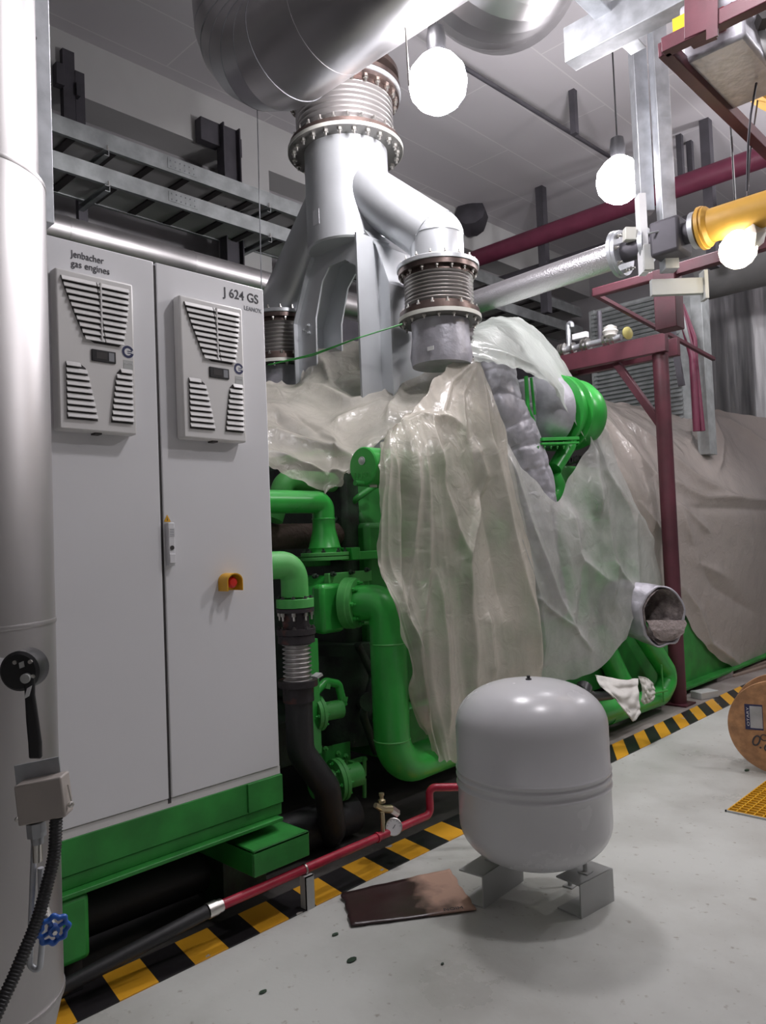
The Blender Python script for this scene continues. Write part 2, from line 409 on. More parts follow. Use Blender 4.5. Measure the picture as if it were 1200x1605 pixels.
# ================================================================== LAMPS
def worklamp(name, u, v, d, mat, label, r=.165):  # globe radius widened to take in the lamp's glare
    c = at(u, v, d=d)
    t = T(name, label, 'lamp', c, 'work lamps over the engine')
    MB().lathe([(r*.25, r*1.08), (r*.62, r*.80), (r*.92, r*.42), (r, 0), (r*.92, -r*.42), (r*.7, -r*.72), (r*.4, -r*.93), (.002, -r)], c, n=32).build('bulb', mat, t, smooth=180)
    MB().lathe([(r*.30, r*1.0), (r*.34, r*1.5), (r*.28, r*1.9), (r*.1, r*2.0)], c, n=20).build('socket', blackp, t)
    MB().tube([c+V(0,0,r*1.9), V(c.x, c.y, ZC)], .006, 8).build('cord', blackp, t)
    return t
worklamp('hanging_lamp', 686, 130, 4.3, lampm, 'bright white round lamp nearest the exhaust bellows, topmost of the three')
worklamp('hanging_lamp', 970, 283, 5.63, lampm, 'bright white round lamp beside the grey ceiling struts, middle of the three')
worklamp('hanging_lamp', 1156, 392, 4.45, lampw, 'warm yellowish lamp below the yellow gas pipe, lowest of the three', .105)
def unseen_light(x, y, z, w, size=.3, col=(1, .97, 1)):
    l = bpy.data.lights.new('unseen_lamp', 'POINT'); l.energy = w; l.shadow_soft_size = size; l.color = col
    o = bpy.data.objects.new('unseen_lamp_light', l); COL.objects.link(o); o.location = (x, y, z); return o
for x, y, z, w in ((-1.05, 2.7, 4.15, .85), (-.6, -.9, 3.5, .09), (.6, 5.6, 4.4, 1.3), (-1.0, 8.6, 4.8, 1.3)):
    unseen_light(x, y, z, UNSEEN_W*w, .12)  # out of view, no fittings; the last two added to brighten floor and foil

# ================================================================== CONTROL CABINET
X0 = -2.53
cab = T('control_cabinet', 'tall white two door electrical cabinet on a green base with cooling units', 'cabinet', (-2.8, 1.45, .53))
MB().box((-3.1, .9, .53), (-2.556, 1.945, 2.50)).build('body', white, cab, bevel=.004)
YG = 1.443
def door(y0, y1):
    d = MB().box((-2.556, y0, .548), (X0, y1, 2.512)).build('door', white, cab, bevel=.004); return d
dl = door(.95, YG-.005); dr = door(YG+.005, 1.940)
MB().box((-2.557, YG-.006, .53), (-2.535, YG+.006, 2.50)).build('door_seal', dark, cab)
MB().box((-3.1, .9, .515), (-2.537, 1.945, .545)).build('bottom_trim', ral, cab)
def louvre(mbd, mbs, zt, zb, yl, yr, n, x, split=None):
    """yl, yr functions of f (0 top..1 bottom)"""
    poly = []
    for k in range(13): f = k/12; poly.append(V(x+.0006, yl(f), zt+(zb-zt)*f))
    for k in range(12, -1, -1): f = k/12; poly.append(V(x+.0006, yr(f), zt+(zb-zt)*f))
    mbd.prism(poly, V(.0015, 0, 0))
    h = (zt-zb)/n
    for i in range(n):
        f = (i+.42)/n; a, c = yl(f), yr(f); z = zt-(i+.40)*h
        segs = [(a, c)] if not split else [(a, (a+c)/2-.001), ((a+c)/2+.003, c)]
        for s0, s1 in segs:
            mbs.add([(x+.004, s0, z+h*.42), (x+.004, s1, z+h*.42), (x+.012, s1, z-h*.28), (x+.012, s0, z-h*.28), (x+.002, s0, z+h*.30), (x+.002, s1, z+h*.30), (x+.009, s1, z-h*.34), (x+.009, s0, z-h*.34)],
                    [(0,1,2,3), (7,6,5,4), (0,4,5,1), (3,2,6,7), (0,3,7,4), (1,5,6,2)])
    if split: mbs.box((x+.003, (yl(.5)+yr(.5))/2-.0015, zb+.01), (x+.012, (yl(.5)+yr(.5))/2+.003, zt))
def coolunit(y0, y1, zb, zt, lab):
    x = X0+.05; w = y1-y0
    u = MB().box((X0+.0005, y0, zb), (x, y1, zt)).build('cooling_unit', ral, cab, bevel=.008); u['label'] = lab
    H = zt-zb; Y = lambda f: y0+w*f; Z = lambda f: zt-H*f
    d = MB(); s = MB()
    def yl(f): return Y(.06+.30*max(0, f)**1.15+(.10 if f > .97 else 0))
    def yr(f): return Y(.93-.10*f**1.6-(.05 if f > .97 else 0))
    louvre(d, s, Z(.045), Z(.435), yl, yr, 10, x, True)
    louvre(d, s, Z(.575), Z(.93), lambda f: Y(.10), lambda f: Y(.10+.22+.16*f**.8 - (.06 if f < .05 else 0)), 9, x)
    louvre(d, s, Z(.575), Z(.93), lambda f: Y(.93-.17-.11*f**.8 + (.04 if f < .05 else 0)), lambda f: Y(.945), 9, x)
    d.build('grille_shade_plate', dark, u, recalc=True); s.build('grille_slats', ral, u)  # flat dark plate paints the shaded depth behind the slats
    a = Y(.42); c = Y(.73)
    dp = MB().box((x-.002, a, Z(.55)), (x+.006, c, Z(.475))).build('display', blackp, u, bevel=.002)
    MB().box((x+.006, a+(c-a)*.18, Z(.532)), (x+.0066, a+(c-a)*.62, Z(.49))).build('screen', dark, u)
    MB().box((x+.006, a+(c-a)*.70, Z(.540)), (x+.0066, a+(c-a)*.92, Z(.485))).build('keypad', print_g, u)
    # round efficiency sticker: dark open ring with a light square mark, and a pale one under it
    cy, cz = Y(.90), Z(.458); k = MB(); n = 26; r1, r0 = .022, .013; st, en = .35, 2*PI-.25
    vs = []; fs = []
    for i in range(n+1):
        t = st+(en-st)*i/n
        for r in (r1, r0): vs.append(V(x+.0012, cy+r*math.cos(t), cz+r*math.sin(t)))
    for i in range(n): fs.append((2*i, 2*i+2, 2*i+3, 2*i+1))
    MB().disc(V(x, cy, cz), (1, 0, 0), .0235, .0008, 28).build('sticker', labelw, u)
    k.add(vs, fs); k.box((x+.001, cy-.002, cz+.001), (x+.0013, cy+.016, cz+.004)); k.box((x+.001, cy-.002, cz-.006), (x+.0013, cy+.012, cz-.003))
    k.build('emblem', navy, u)
    MB().box((x+.0002, cy-.018, cz-.062), (x+.0010, cy+.018, cz-.03)).build('sticker', print_g if False else chan, u, bevel=.0004)
    text('lettering', 'GREEN', .010, labelw, u, (x+.0012, cy-.016, cz-.045), (0,1,0), (0,0,1), fit=.032)
    MB().box((X0+.01, Y(.5)-.012, zb-.006), (x-.008, Y(.5)+.012, zb+.001)).build('drain', dark, u)
    return u
coolunit(1.052, 1.328, 1.852, 2.39, 'cooling unit on the left cabinet door'); coolunit(1.512, 1.795, 1.855, 2.392, 'cooling unit on the right cabinet door')
for s_, u0_, u1_, v0_ in (('Jenbacher', 111, 163, 402), ('gas engines', 111, 171, 417)):
    q0_ = at(u0_, v0_, x=X0); q1_ = at(u1_, v0_, x=X0); text('lettering', s_, .034, print_k, dl, (X0+.0012, q0_.y, q0_.z), (0,1,0), (0,0,1), fit=(q1_.y-q0_.y))
text('lettering', 'J 624 GS', .052, print_k, dr, (X0+.0012, 1.742, 2.445), (0,1,0), (0,0,1), fit=.173, offset=.0005)
text('lettering', 'LEANOX', .025, print_g, dr, (X0+.0012, 1.838, 2.408), (0,1,0), (0,0,1), fit=.086)
p = at(66, 428, x=X0); tg_ = MB().box((X0, .97, p.z-.036), (X0+.001, p.y+.022, p.z+.032)).build('number_plate', labelw, dl); tg_['label'] = 'white plate with the number 1'
text('lettering', '1', .05, print_k, dl, (X0+.002, p.y-.008, p.z-.018), (0,1,0), (0,0,1), offset=.001)
# handle with lock and warning sticker
h = MB().box((X0, YG+.010, 1.385), (X0+.022, YG+.038, 1.545)).build('door_handle', white, dr, bevel=.004)
MB().disc(V(X0+.022, YG+.024, 1.452), (1,0,0), .008, .003, 20).build('keyhole', dark, h)
MB().box((X0+.022, YG+.012, 1.395), (X0+.026, YG+.036, 1.43)).build('key_flap', white, h, bevel=.002)
MB().box((X0+.0222, YG+.013, 1.49), (X0+.0228, YG+.036, 1.525)).build('sticker', labelw, h)
for i in range(5): MB().box((X0+.0229, YG+.016, 1.494+i*.006), (X0+.0232, YG+.034, 1.4965+i*.006)).build('print_line', print_g, h)
MB().prism([(X0+.001, YG+.006, 1.548), (X0+.001, YG+.034, 1.548), (X0+.001, YG+.020, 1.574)], (.001,0,0)).build('warning_sign', yelp, dr)
MB().prism([(X0+.0022, YG+.018, 1.552), (X0+.0022, YG+.022, 1.552), (X0+.0022, YG+.020, 1.566)], (.0004,0,0)).build('warning_mark', print_k, dr)
# emergency stop
p = at(352, 912, x=X0); cy, cz = p.y+.006, p.z
prof_o = []; prof_i = []
for k in range(15):
    t = PI*k/14; prof_o.append((.036*math.cos(t), .030*math.sin(t)+.004)); prof_i.append((.032*math.cos(t), .026*math.sin(t)+.004))
poly = [(-.036+0, -.034)]+[(-a, c) for a, c in prof_o]+[(.036, -.034)]+[(.032, -.034)]+[(a, c) for a, c in prof_i]+[(-.032, -.034)]
es = MB().prism([V(X0, cy+a, cz+c) for a, c in poly], (.062, 0, 0)).build('emergency_stop', yelp, dr)
MB().box((X0, cy-.034, cz-.034), (X0+.004, cy+.034, cz+.008)).build('back_plate', yelp, es)
MB().lathe([(.010, 0), (.010, .03), (.021, .034), (.022, .044), (.015, .052), (.002, .054)], V(X0, cy, cz-.002), (1,0,0), 28).build('push_button', redp, es)
# ================================================================== BASE FRAME (skid)
sk = T('base_frame', 'long green steel base frame carrying cabinet and engine', 'base frame', (-2.9, 1.5, .1))
MB().box((-3.15, .2, .395), (-2.535, 1.95, .515)).build('side_beam', dgreen, sk, bevel=.004)
MB().box((-3.15, .2, .335), (-2.505, 1.93, .350)).box((-3.1, .2, .35), (-2.54, 1.95, .395)).build('lower_flange', dgreen, sk, bevel=.003)
MB().box((-2.536, 1.78, .40), (-2.528, 1.95, .512)).build('joint_plate', dgreen, sk, bevel=.002)
MB().box((-2.90, 1.72, .285), (-2.42, 1.99, .298)).box((-2.43, 1.72, .20), (-2.42, 1.99, .298)).box((-2.85, 1.98, .2), (-2.43, 1.99, .298)).box((-2.85, 1.72, .20), (-2.43, 1.73, .298)).build('step_plate', dgreen, sk, bevel=.004)
MB().box((-2.85, 1.74, .0), (-2.66, 1.95, .285)).build('foot', engdark, sk)
MB().box((-2.76, .96, .0), (-2.56, 1.12, .12)).build('foot_pad', black, sk)
MB().box((-2.78, .95, .12), (-2.51, 1.13, .335)).build('foot', dgreen, sk, bevel=.02)
MB().box((-4.9, 2.1, .25), (-3.3, 3.0, .5)).build('front_crossmember', engdark, sk, bevel=.01)  # front end of the main beam, coloured near black
MB().box((-4.9, 3.0, .25), (-2.95, 8.4, .5)).build('main_beam', dgreen, sk, bevel=.01)
MB().box((-2.97, 5.5, .05), (-2.90, 9.6, .62)).box((-2.97, 5.5, .05), (-2.80, 9.6, .075)).build('generator_rail', dgreen, sk, bevel=.004)
# dark pipes lying under the cabinet
tag(MB().tube([(-2.86, .0, .13), (-2.85, 1.6, .12), (-2.83, 2.6, .11)], .095, 24).build('black_pipe', black), 'thick black pipe lying on the floor under the cabinet', 'pipe')

# ================================================================== ENGINE
GX = -2.78
eng = T('gas_engine', 'large bright green gas engine with coolant pipes half hidden under plastic', 'engine', (-3.7, 4.2, .5))
b = MB(); b.box((-4.7, 3.0, .5), (-3.05, 6.6, 1.55)); b.prism([(-4.7, 3.05, 1.5), (-4.5, 3.05, 2.0), (-3.4, 3.05, 2.0), (-3.1, 3.05, 1.5)], (0, 3.5, 0)); b.build('engine_block', dgreen, eng, bevel=.03)
for k in range(6):
    y = 3.35+k*.52
    MB().box((-3.06, y, .75), (-2.98, y+.38, 1.2)).build('crankcase_door', green, eng, bevel=.02)
MB().box((-4.6, 2.9, .5), (-3.12, 3.03, 1.93)).build('front_cover', engdark, eng, bevel=.03)  # near-black cover over the green block's front face
# upper pipe with elbow dropping to flange
def pipe(name, pts, r, mat=green, R=None, par=eng, n=28, extra=None):
    P_ = [Vector(p) for p in pts]; path = fillet(P_, R or r*1.5, 10); mb = MB().tube(path, r, n)
    if extra: extra(mb)
    return mb.build(name, mat, par, smooth=50)
XA = -3.0
def px(u, v, x=XA): return at(u, v, x=x)
a0 = px(395, 786); a1 = px(506, 790); a2 = px(505, 862)
a1 = V(XA, a1.y, a0.z); a2 = V(XA, a1.y, a2.z)
elb = pipe('coolant_elbow', [V(XA, a0.y-.3, a0.z), a1, V(XA, a1.y, px(505, 815).z)], .058, green, .085)
zc1 = px(505, 812).z; zc2 = px(505, 866).z
MB().lathe([(.060, zc1), (.062, zc1-.005), (.058, zc1-.01), (.060, zc1-.06), (.082, zc2+.03), (.086, zc2+.025), (.082, zc2+.018), (.086, zc2)], V(XA, a1.y, 0), n=36).build('pipe_reducer', green, eng, smooth=50)
MB().lathe([(.125, zc2), (.125, zc2-.018)], V(XA, a1.y, 0), n=40).lathe([(.125, zc2-.022), (.125, zc2-.04)], V(XA, a1.y, 0), n=40).build('flange', green2, eng, bevel=.002)
bolts(eng, V(XA, a1.y, zc2), (0,0,1), .105, 8, .011, .02, engdark)
MB().box((XA-.1, a1.y+.10, zc2-.045), (XA+.1, a1.y+.16, zc2+.02)).box((XA-.05, a1.y+.16, zc2-.05), (XA-.01, a1.y+.75, zc2-.005)).build('mounting_bracket', green, eng, bevel=.004)
MB().box((XA-.3, a1.y-.35, zc2-.08), (XA-.25, a1.y+.8, zc2-.02)).build('cross_rail', dgreen, eng, bevel=.004)
# insulated dark hose behind
hp = px(480, 840, -3.2); hy = px(604, 835, -3.2)
tag(MB().tube([V(-3.2, 2.0, hp.z), V(-3.2, hp.y, hp.z), V(-3.2, hy.y, hy.z), V(-3.2, hy.y+.02, hy.z)], [.07, .068, .066, .04], 20).build('insulated_hose', paint('brown_wrap', (.10, .065, .055), .85, scale=14, bump=1, bscale=40)), 'brown wrapped hose running behind the green elbow', 'hose')
# thermostat housing block (centre) and big S pipe
XB = -2.88
c = lambda u, v, x=XB: at(u, v, x=x)
q0 = c(478, 905); q1 = c(545, 905); q2 = c(500, 995)
b = MB()
b.prism([V(XB-.02, c(476,1).y, c(476,990).z), V(XB-.02, c(548,1).y, c(548,985).z), V(XB-.02, c(548,1).y, c(548,905).z), V(XB-.02, c(486,1).y, c(486,905).z), V(XB-.02, c(470,1).y, c(470,940).z)], (-.25, 0, 0))
b.build('thermostat_housing', green, eng, bevel=.012)
y0_, y1_ = c(492, 900).y, c(528, 900).y
MB().box((XB-.03, y0_, c(510, 992).z), (XB+.05, y1_, c(510, 915).z)).build('housing_cover', green, eng, bevel=.022)
MB().box((XB-.03, c(480,1).y, c(500, 918).z), (XB+.005, c(546,1).y, c(500, 900).z)).build('housing_lip', green2, eng, bevel=.003)
for u_, v_ in ((491, 903), (519, 900), (548, 897), (481, 937), (572, 893)):
    pb = c(u_, v_); bolts(eng, V(XB+.004, pb.y, pb.z), (1,0,0), 0.0001, 1, .014, .03, engdark)
# big flange facing the right, pipe bends down and away
fl = at(572, 940, x=-2.80)
fa = V(.92, .39, 0).normalized()
fc = at(556, 945, x=-2.80)
MB().lathe([(.128, -.045), (.128, -.005), (.122, 0), (.122, .02), (.06, .02)], fc, fa, 44).build('flange', green2, eng, smooth=35)
bolts(eng, fc+fa*.02, fa, .10, 8, .012, .028, green)
vdn = at(608, 1180, x=-2.72)
v1 = fc+fa*.17
pp = [fc+fa*.02, V(v1.x, v1.y, fc.z+.0), V(v1.x, v1.y, vdn.z-.06), at(745, 1205, x=-2.66)]
pp[3] = V(pp[3].x+.0, pp[3].y, pp[2].z)
big = MB().tube(fillet(pp, .17, 14), .090, 32)
bigo = big.build('coolant_pipe', green, eng, smooth=60)
for z_ in (at(608, 1003, x=-2.72).z, at(612, 1150, x=-2.72).z):
    MB().lathe([(.0905, -.004), (.0935, 0), (.0905, .004)], V(v1.x, v1.y, z_), n=36).build('weld_seam', green2, eng)
# lower left pipe elbow + black/steel compensator + rubber hose
XC = -2.72
e0 = at(400, 880, x=XC); ec = at(462, 935, x=XC)
pipe('coolant_elbow', [V(XC-.05, e0.y-.25, at(430, 885, x=XC).z), V(XC, ec.y, at(455, 885, x=XC).z), V(XC, ec.y, ec.z)], .062, green2, .12)
zt = lambda v: at(462, v, x=XC).z
MB().lathe([(.085, zt(938)), (.085, zt(952))], V(XC, ec.y, 0), n=40).build('flange', green2, eng, bevel=.002)
bolts(eng, V(XC, ec.y, zt(938)), (0,0,1), .072, 8, .01, .012, dark)
cp = T('rubber_compensator', 'rusty black flanged compensator with steel bellows below green elbow', 'pipe fitting', (XC, ec.y, zt(1072)))
MB().lathe([(.085, zt(953)), (.085, zt(959))], V(XC, ec.y, 0), n=40).lathe([(.062, zt(959)), (.06, zt(985))], V(XC, ec.y, 0), n=32).build('upper_flange', rustb, cp)
bolts(cp, V(XC, ec.y, zt(959)), (0,0,-1), .072, 8, .01, .035, boltm)
MB().lathe([(.088, zt(985)), (.088, zt(994))], V(XC, ec.y, 0), n=40).lathe([(.082, zt(995)), (.084, zt(1007)), (.06, zt(1010))], V(XC, ec.y, 0), n=40).build('middle_flange', rustb, cp)
bolts(cp, V(XC, ec.y, zt(985)), (0,0,1), .076, 8, .011, .012, dark)
pf = []; z0, z1 = zt(1010), zt(1066); nb = 11
nb = 8
for i in range(nb*10+1):
    pf.append((.058+.008*math.cos(2*PI*i/10), z0+(z1-z0)*i/(nb*10)))
MB().lathe(pf, V(XC, ec.y, 0), n=48).build('bellows', steel, cp, smooth=180)
MB().lathe([(.09, zt(1066)), (.09, zt(1076)), (.07, zt(1078)), (.07, zt(1100))], V(XC, ec.y, 0), n=40).build('lower_flange', rustb, cp)
MB().obox(at(492, 1062, x=XC), (.0,.035,.012), (.02,0,0), (0,-.003,.006)).build('clamp_lug', chan, cp)
bh = fillet([V(XC, ec.y, zt(1098)), V(XC, ec.y, at(465, 1180, x=XC).z), at(512, 1235, x=-2.68), at(522, 1300, x=-2.72), V(-2.8, at(522,1300,x=-2.72).y+.05, .06)], .12, 10)
tag(MB().tube(bh, .062, 28).build('rubber_hose', black), 'thick black rubber hose curving down from the compensator to the floor', 'hose')
# green upright plate and lower flanged valves
MB().box((-2.86, at(476,1100,x=-2.86).y, .45), (-2.80, at(489,1100,x=-2.86).y, at(480,1000,x=-2.86).z)).build('upright_plate', green, eng, bevel=.003)
def flpipe(u, v, x, ax, ro, rp, ln, lnb):
    o = at(u, v, x=x); ax = Vector(ax).normalized()
    MB().lathe([(rp, -lnb), (rp, -.02), (ro, -.02), (ro, -.003), (ro*.96, -.003), (ro*.96, .003), (ro, .003), (ro, .02), (rp, .02), (rp, ln)], o, ax, 36).build('flanged_pipe', green2, eng, smooth=35)
    bolts(eng, o+ax*.02, ax, ro*.82, 8, .009, .02, green); bolts(eng, o-ax*.02, -ax, ro*.82, 8, .009, .02, green)
flpipe(495, 1118, -2.85, (.2, 1, 0), .085, .045, .14, .1)
pipe('coolant_tube', [at(488, 1092, x=-2.82), at(510, 1068, x=-2.82), at(530, 1072, x=-2.82), at(538, 1105, x=-2.82)], .020, green, .03)
for u_, v_ in ((509, 1075), (536, 1095)): MB().disc(at(u_, v_, x=-2.82)+V(0,0,-.012), (0,.3,1), .026, .024, 6).build('pipe_union', green2, eng)
flpipe(530, 1222, -2.80, (.25, 1, .05), .10, .055, .12, .14)
MB().obox(at(525, 1185, x=-2.88), (0, .10, -.005), (.004, 0, 0), (0, 0, .055)).build('bracket_plate', dgreen, eng)
for u_ in (499, 509, 529, 541): bolts(eng, at(u_, 1170+ (u_-499)*.35, x=-2.87), (1,0,0), .0001, 1, .013, .02, green2)
for v_ in (1192, 1226): MB().tube([at(571, v_-6, x=-2.8), at(571, v_+24, x=-2.8)], .010, 10).build('stud', green2, eng)
MB().obox(at(560, 1192, x=-2.83), (0, .05, 0), (.02, 0, 0), (0, 0, .006)).build('bracket_arm', green2, eng)
# deep background volumes: dark drums behind
MB().lathe([(.20, 0), (.20, .10), (.185, .12), (.185, .5)], V(-3.25, at(545,1040,x=-3.25).y, at(545, 1130, x=-3.25).z-.1), n=36).lathe([(.24, .5), (.24, .56)], V(-3.25, at(545,1040,x=-3.25).y, at(545, 1130, x=-3.25).z-.1), n=36).build('pump_housing', engdark, eng, smooth=40)
pipe('oil_line', [at(560, 1010, x=-3.0), at(585, 1060, x=-3.0), at(568, 1120, x=-3.0), at(590, 1180, x=-3.0)], .022, engdark, .05)
MB().tube([at(570, 1100, x=-3.1), at(578, 1100, x=-2.95)], .05, 20).build('pump_cover', engdark, eng)
pipe('oil_line', [at(540, 800, x=-3.2), at(560, 780, x=-3.1), at(590, 760, x=-3.1)], .018, dgreen, .03)
pipe('oil_line', [at(515, 830, x=-3.15), at(545, 785, x=-3.25), at(580, 765, x=-3.2)], .010, engdark, .03)
pipe('coolant_elbow', [V(-3.15, at(425, 770, x=-3.15).y, at(445,770,x=-3.15).z-.15), at(445, 752, x=-3.15), V(-3.2, at(520, 760, x=-3.2).y, at(445,752,x=-3.15).z)], .055, green2, .08)
MB().box((-3.38, at(574,800,x=-3.2).y, 1.05), (-3.29, at(592,800,x=-3.2).y, at(574,760,x=-3.2).z)).build('support_column', dgreen, eng, bevel=.004)
MB().box((-4.3, 3.04, 1.5), (-3.5, 3.6, 2.02)).build('intercooler', green, eng, bevel=.06)
g_ = at(700, 640, x=-3.02); MB().lathe([(.15, 1.5), (.15, g_.z-.06), (.12, g_.z), (.05, g_.z+.02)], V(-3.02, g_.y, 0), n=36).build('filter_housing', green2, eng)
# end cap cylinder with embossed letters
xc = -2.80; cc = at(570, 731, x=xc)
cap_ax = V(0, 1, 0)
cy_ = MB().lathe([(.06, -.009), (.094, -.009), (.100, -.002), (.100, .42)], cc, cap_ax, 48).build('cylinder_cap', green, eng, smooth=35)
MB().lathe([(.022, -.011), (.022, -.016), (.015, -.017), (.015, -.024), (.004, -.03)], cc+V(0,0,.028), cap_ax, 24).build('cap_plug', chan, cy_)
text('lettering', 'JUORDI', .045, green2, cy_, cc+V(-.066, -.0095, -.062), (1,0,0), (0,0,1), ext=.002, fit=.125)
bolts(cy_, cc+V(.098, .1, .0), (1,0,0), .0001, 1, .006, .006, green2)
MB().obox(at(585, 762, x=-2.78), (.012, .015, 0), (0,0,.006), (.01,-.01,0)).build('spring_clip', boltm, eng)
MB().tube([at(556, 757, x=-2.8), at(600, 762, x=-2.8)], .014, 10).build('cap_rail', dgreen, eng)
# turbocharger area
XT = -3.05
tc_ = at(885, 668, x=XT)
tb = T('turbocharger', 'green turbocharger with silver wrapped turbine beside quilted jacket', 'turbocharger', tc_-V(0,0,.3))
ax = V(.1, 1, .0).normalized()
oc = at(848, 645, x=XT)
prof = []
for k in range(17):
    t = PI*.5*k/16; prof.append((.06+.20*math.sin(t), -.34+.17*(1-math.cos(t))))
MB().lathe(prof+[(.27, -.10), (.24, -.06), (.16, -.03)], oc+ax*.15, ax, 40).build('turbine_wrap', wrap, tb, smooth=60)
MB().lathe([(.20, 0), (.285, 0), (.285, .03), (.25, .04), (.25, .10), (.285, .11), (.285, .13), (.22, .15), (.25, .19), (.27, .27), (.24, .36), (.14, .40)], oc+ax*.12, ax, 48).build('compressor_housing', green, tb, smooth=40)
pipe('volute_arm', [at(900, 650, x=XT+.1), at(890, 700, x=XT+.12), at(868, 735, x=XT+.1)], .055, green, .1, tb)
pipe('volute_arm', [at(868, 745, x=XT+.1), at(880, 770, x=XT+.12), at(850, 790, x=XT+.05)], .05, green, .1, tb)
MB().beam(at(838, 690, x=XT+.2), at(896, 688, x=XT+.2), .12, .022).beam(at(838, 697, x=XT+.2), at(896, 695, x=XT+.2), .12, .014).build('flange_plate', green, tb, bevel=.002)
for k in range(6): bolts(tb, at(843+k*10, 699, x=XT+.25), (0,0,-1), .0001, 1, .008, .02, green2)
MB().tube(fillet([at(824, 590, x=-2.88), at(827, 640, x=-2.88), at(838, 665, x=-2.88), at(828, 695, x=-2.88)], .05), .014, 12).tube([at(832, 592, x=-2.88), at(838, 650, x=-2.88)], .010, 12).build('clamp_strut', green, tb, smooth=60)
MB().box((-3.5, at(860,720,x=-3.3).y-.1, 1.2), (-3.15, at(925,720,x=-3.3).y+.2, at(900, 735, x=-3.3).z)).build('bearing_block', dgreen, tb, bevel=.02)
pipe('oil_line', [at(872, 735, x=-2.98), at(866, 760, x=-2.98), at(876, 790, x=-2.98)], .012, engdark, .03, tb)
pipe('oil_line', [at(880, 730, x=-2.95), at(872, 765, x=-2.95), at(884, 795, x=-2.95)], .010, green, .03, tb)
b = MB()
for k in range(9): 
    o = at(872+k*5, 722+random.uniform(-3, 3), x=-3.02); b.obox(o, (.03, random.uniform(-.02,.02), .01), (0, .02, 0), (0, .005, .018))
b.build('cable_loom', black, tb)
# lower right pipes
pipe('charge_pipe', [at(995, 975, x=-2.75), at(1050, 1060, x=-2.72), at(1035, 1090, x=-2.72), at(950, 1120, x=-2.72)], .075, green, .12)
pipe('charge_pipe', [at(935, 990, x=-2.9), at(968, 1060, x=-2.85), at(985, 1090, x=-2.8)], .085, green, .12)
pipe('cross_pipe', [at(930, 1040, x=-3.05), at(1010, 1010, x=-3.05)], .12, green2, .1)
for u_, v_ in ((965, 1030), (978, 1024)): MB().ring(at(u_, v_, x=-3.05), at(1010,1010,x=-3.05)-at(930,1040,x=-3.05), .13, .11, .012).build('hose_clamp', green2, eng)
pipe('filter_body', [at(900, 1130, x=-2.72), at(960, 1108, x=-2.74)], .10, green, .1)
MB().ring(at(905, 1128, x=-2.72), at(960, 1108, x=-2.74)-at(900, 1130, x=-2.72), .108, .09, .015).ring(at(915, 1124, x=-2.72), at(960, 1108, x=-2.74)-at(900, 1130, x=-2.72), .108, .09, .01).build('filter_ring', green2, eng)
tag(MB().tube([at(905, 1085, x=-2.62), at(930, 1092, x=-2.62), at(958, 1090, x=-2.60)], [.05, .035, .028], 18).tube([at(915, 1078, x=-2.64), at(908, 1098, x=-2.6)], .055, 20).build('pipe_stub', blackp), 'black plastic pipe stub behind the white tank next to the rag', 'pipe stub')
MB().tube([at(1036, 1042, x=-2.63), at(1040, 1100, x=-2.63)], .007, 8).tube([at(1018,1088,x=-2.63), at(1045,1082,x=-2.63)], .009, 8).build('wire_clip', green2, eng)

# ================================================================== QUILTED JACKETS
def quilt(path, r, name, label, cat='insulation jacket'):
    path = fillet(path, .12, 10); m_ = len(path); n = 84; vs = []; fs = []
    # resample
    L_ = [0]
    for i in range(1, m_): L_.append(L_[-1]+(path[i]-path[i-1]).length)
    tot = L_[-1]; M_ = 220; pr = []
    for k in range(M_+1):
        s = tot*k/M_; i = max(1, next((j for j in range(1, m_) if L_[j] >= s-1e-9), m_-1)); f = (s-L_[i-1])/max(1e-9, L_[i]-L_[i-1]); pr.append(path[i-1].lerp(path[i], f))
    for k in range(M_+1):
        tgt = (pr[min(k+1, M_)]-pr[max(k-1, 0)]).normalized(); a, b2, _ = frame(tgt)
        a = tgt.cross(V(0, 1, 0)).normalized(); b2 = tgt.cross(a)
        s = tot*k/M_; rr = r(k/M_) if callable(r) else r
        for j in range(n):
            t = 2*PI*j/n; q = abs(math.sin(PI*s/.17+.5*math.sin(t*2)))**.3; q2 = abs(math.sin(t*3.5+3*math.sin(s*9)*.1))**.3
            w = noise.noise(V(math.cos(t)*3, math.sin(t)*3, s*14))
            vs.append(pr[k]+(a*math.cos(t)+b2*math.sin(t))*(rr*(.88+.07*q+.05*q2+.05*w+.02*noise.noise(V(math.cos(t)*9, math.sin(t)*9, s*40)))))
    for i in range(M_):
        for j in range(n): j2 = (j+1) % n; fs.append((i*n+j, i*n+j2, (i+1)*n+j2, (i+1)*n+j))
    fs.append(tuple(range(n))); fs.append(tuple(M_*n+j for j in range(n)))
    return tag(MB().add(vs, fs).build(name, wrap, smooth=180), label, cat)
quilt([at(765, 555, x=-3.05), at(776, 640, x=-3.02), at(800, 690, x=-3.0), at(826, 765, x=-2.98), at(838, 860, x=-2.98), at(858, 960, x=-3.0)], lambda f: .155+.045*math.sin(min(1,f*1.3)*PI), 'insulation_jacket', 'silver quilted insulation jacket laced round the exhaust riser below right bellows')
quilt([at(800, 600, x=-3.1), at(812, 655, x=-3.1), at(800, 700, x=-3.05)], lambda f: .17-.06*f, 'insulation_jacket', 'smooth silver cloth jacket next to the turbocharger strut')

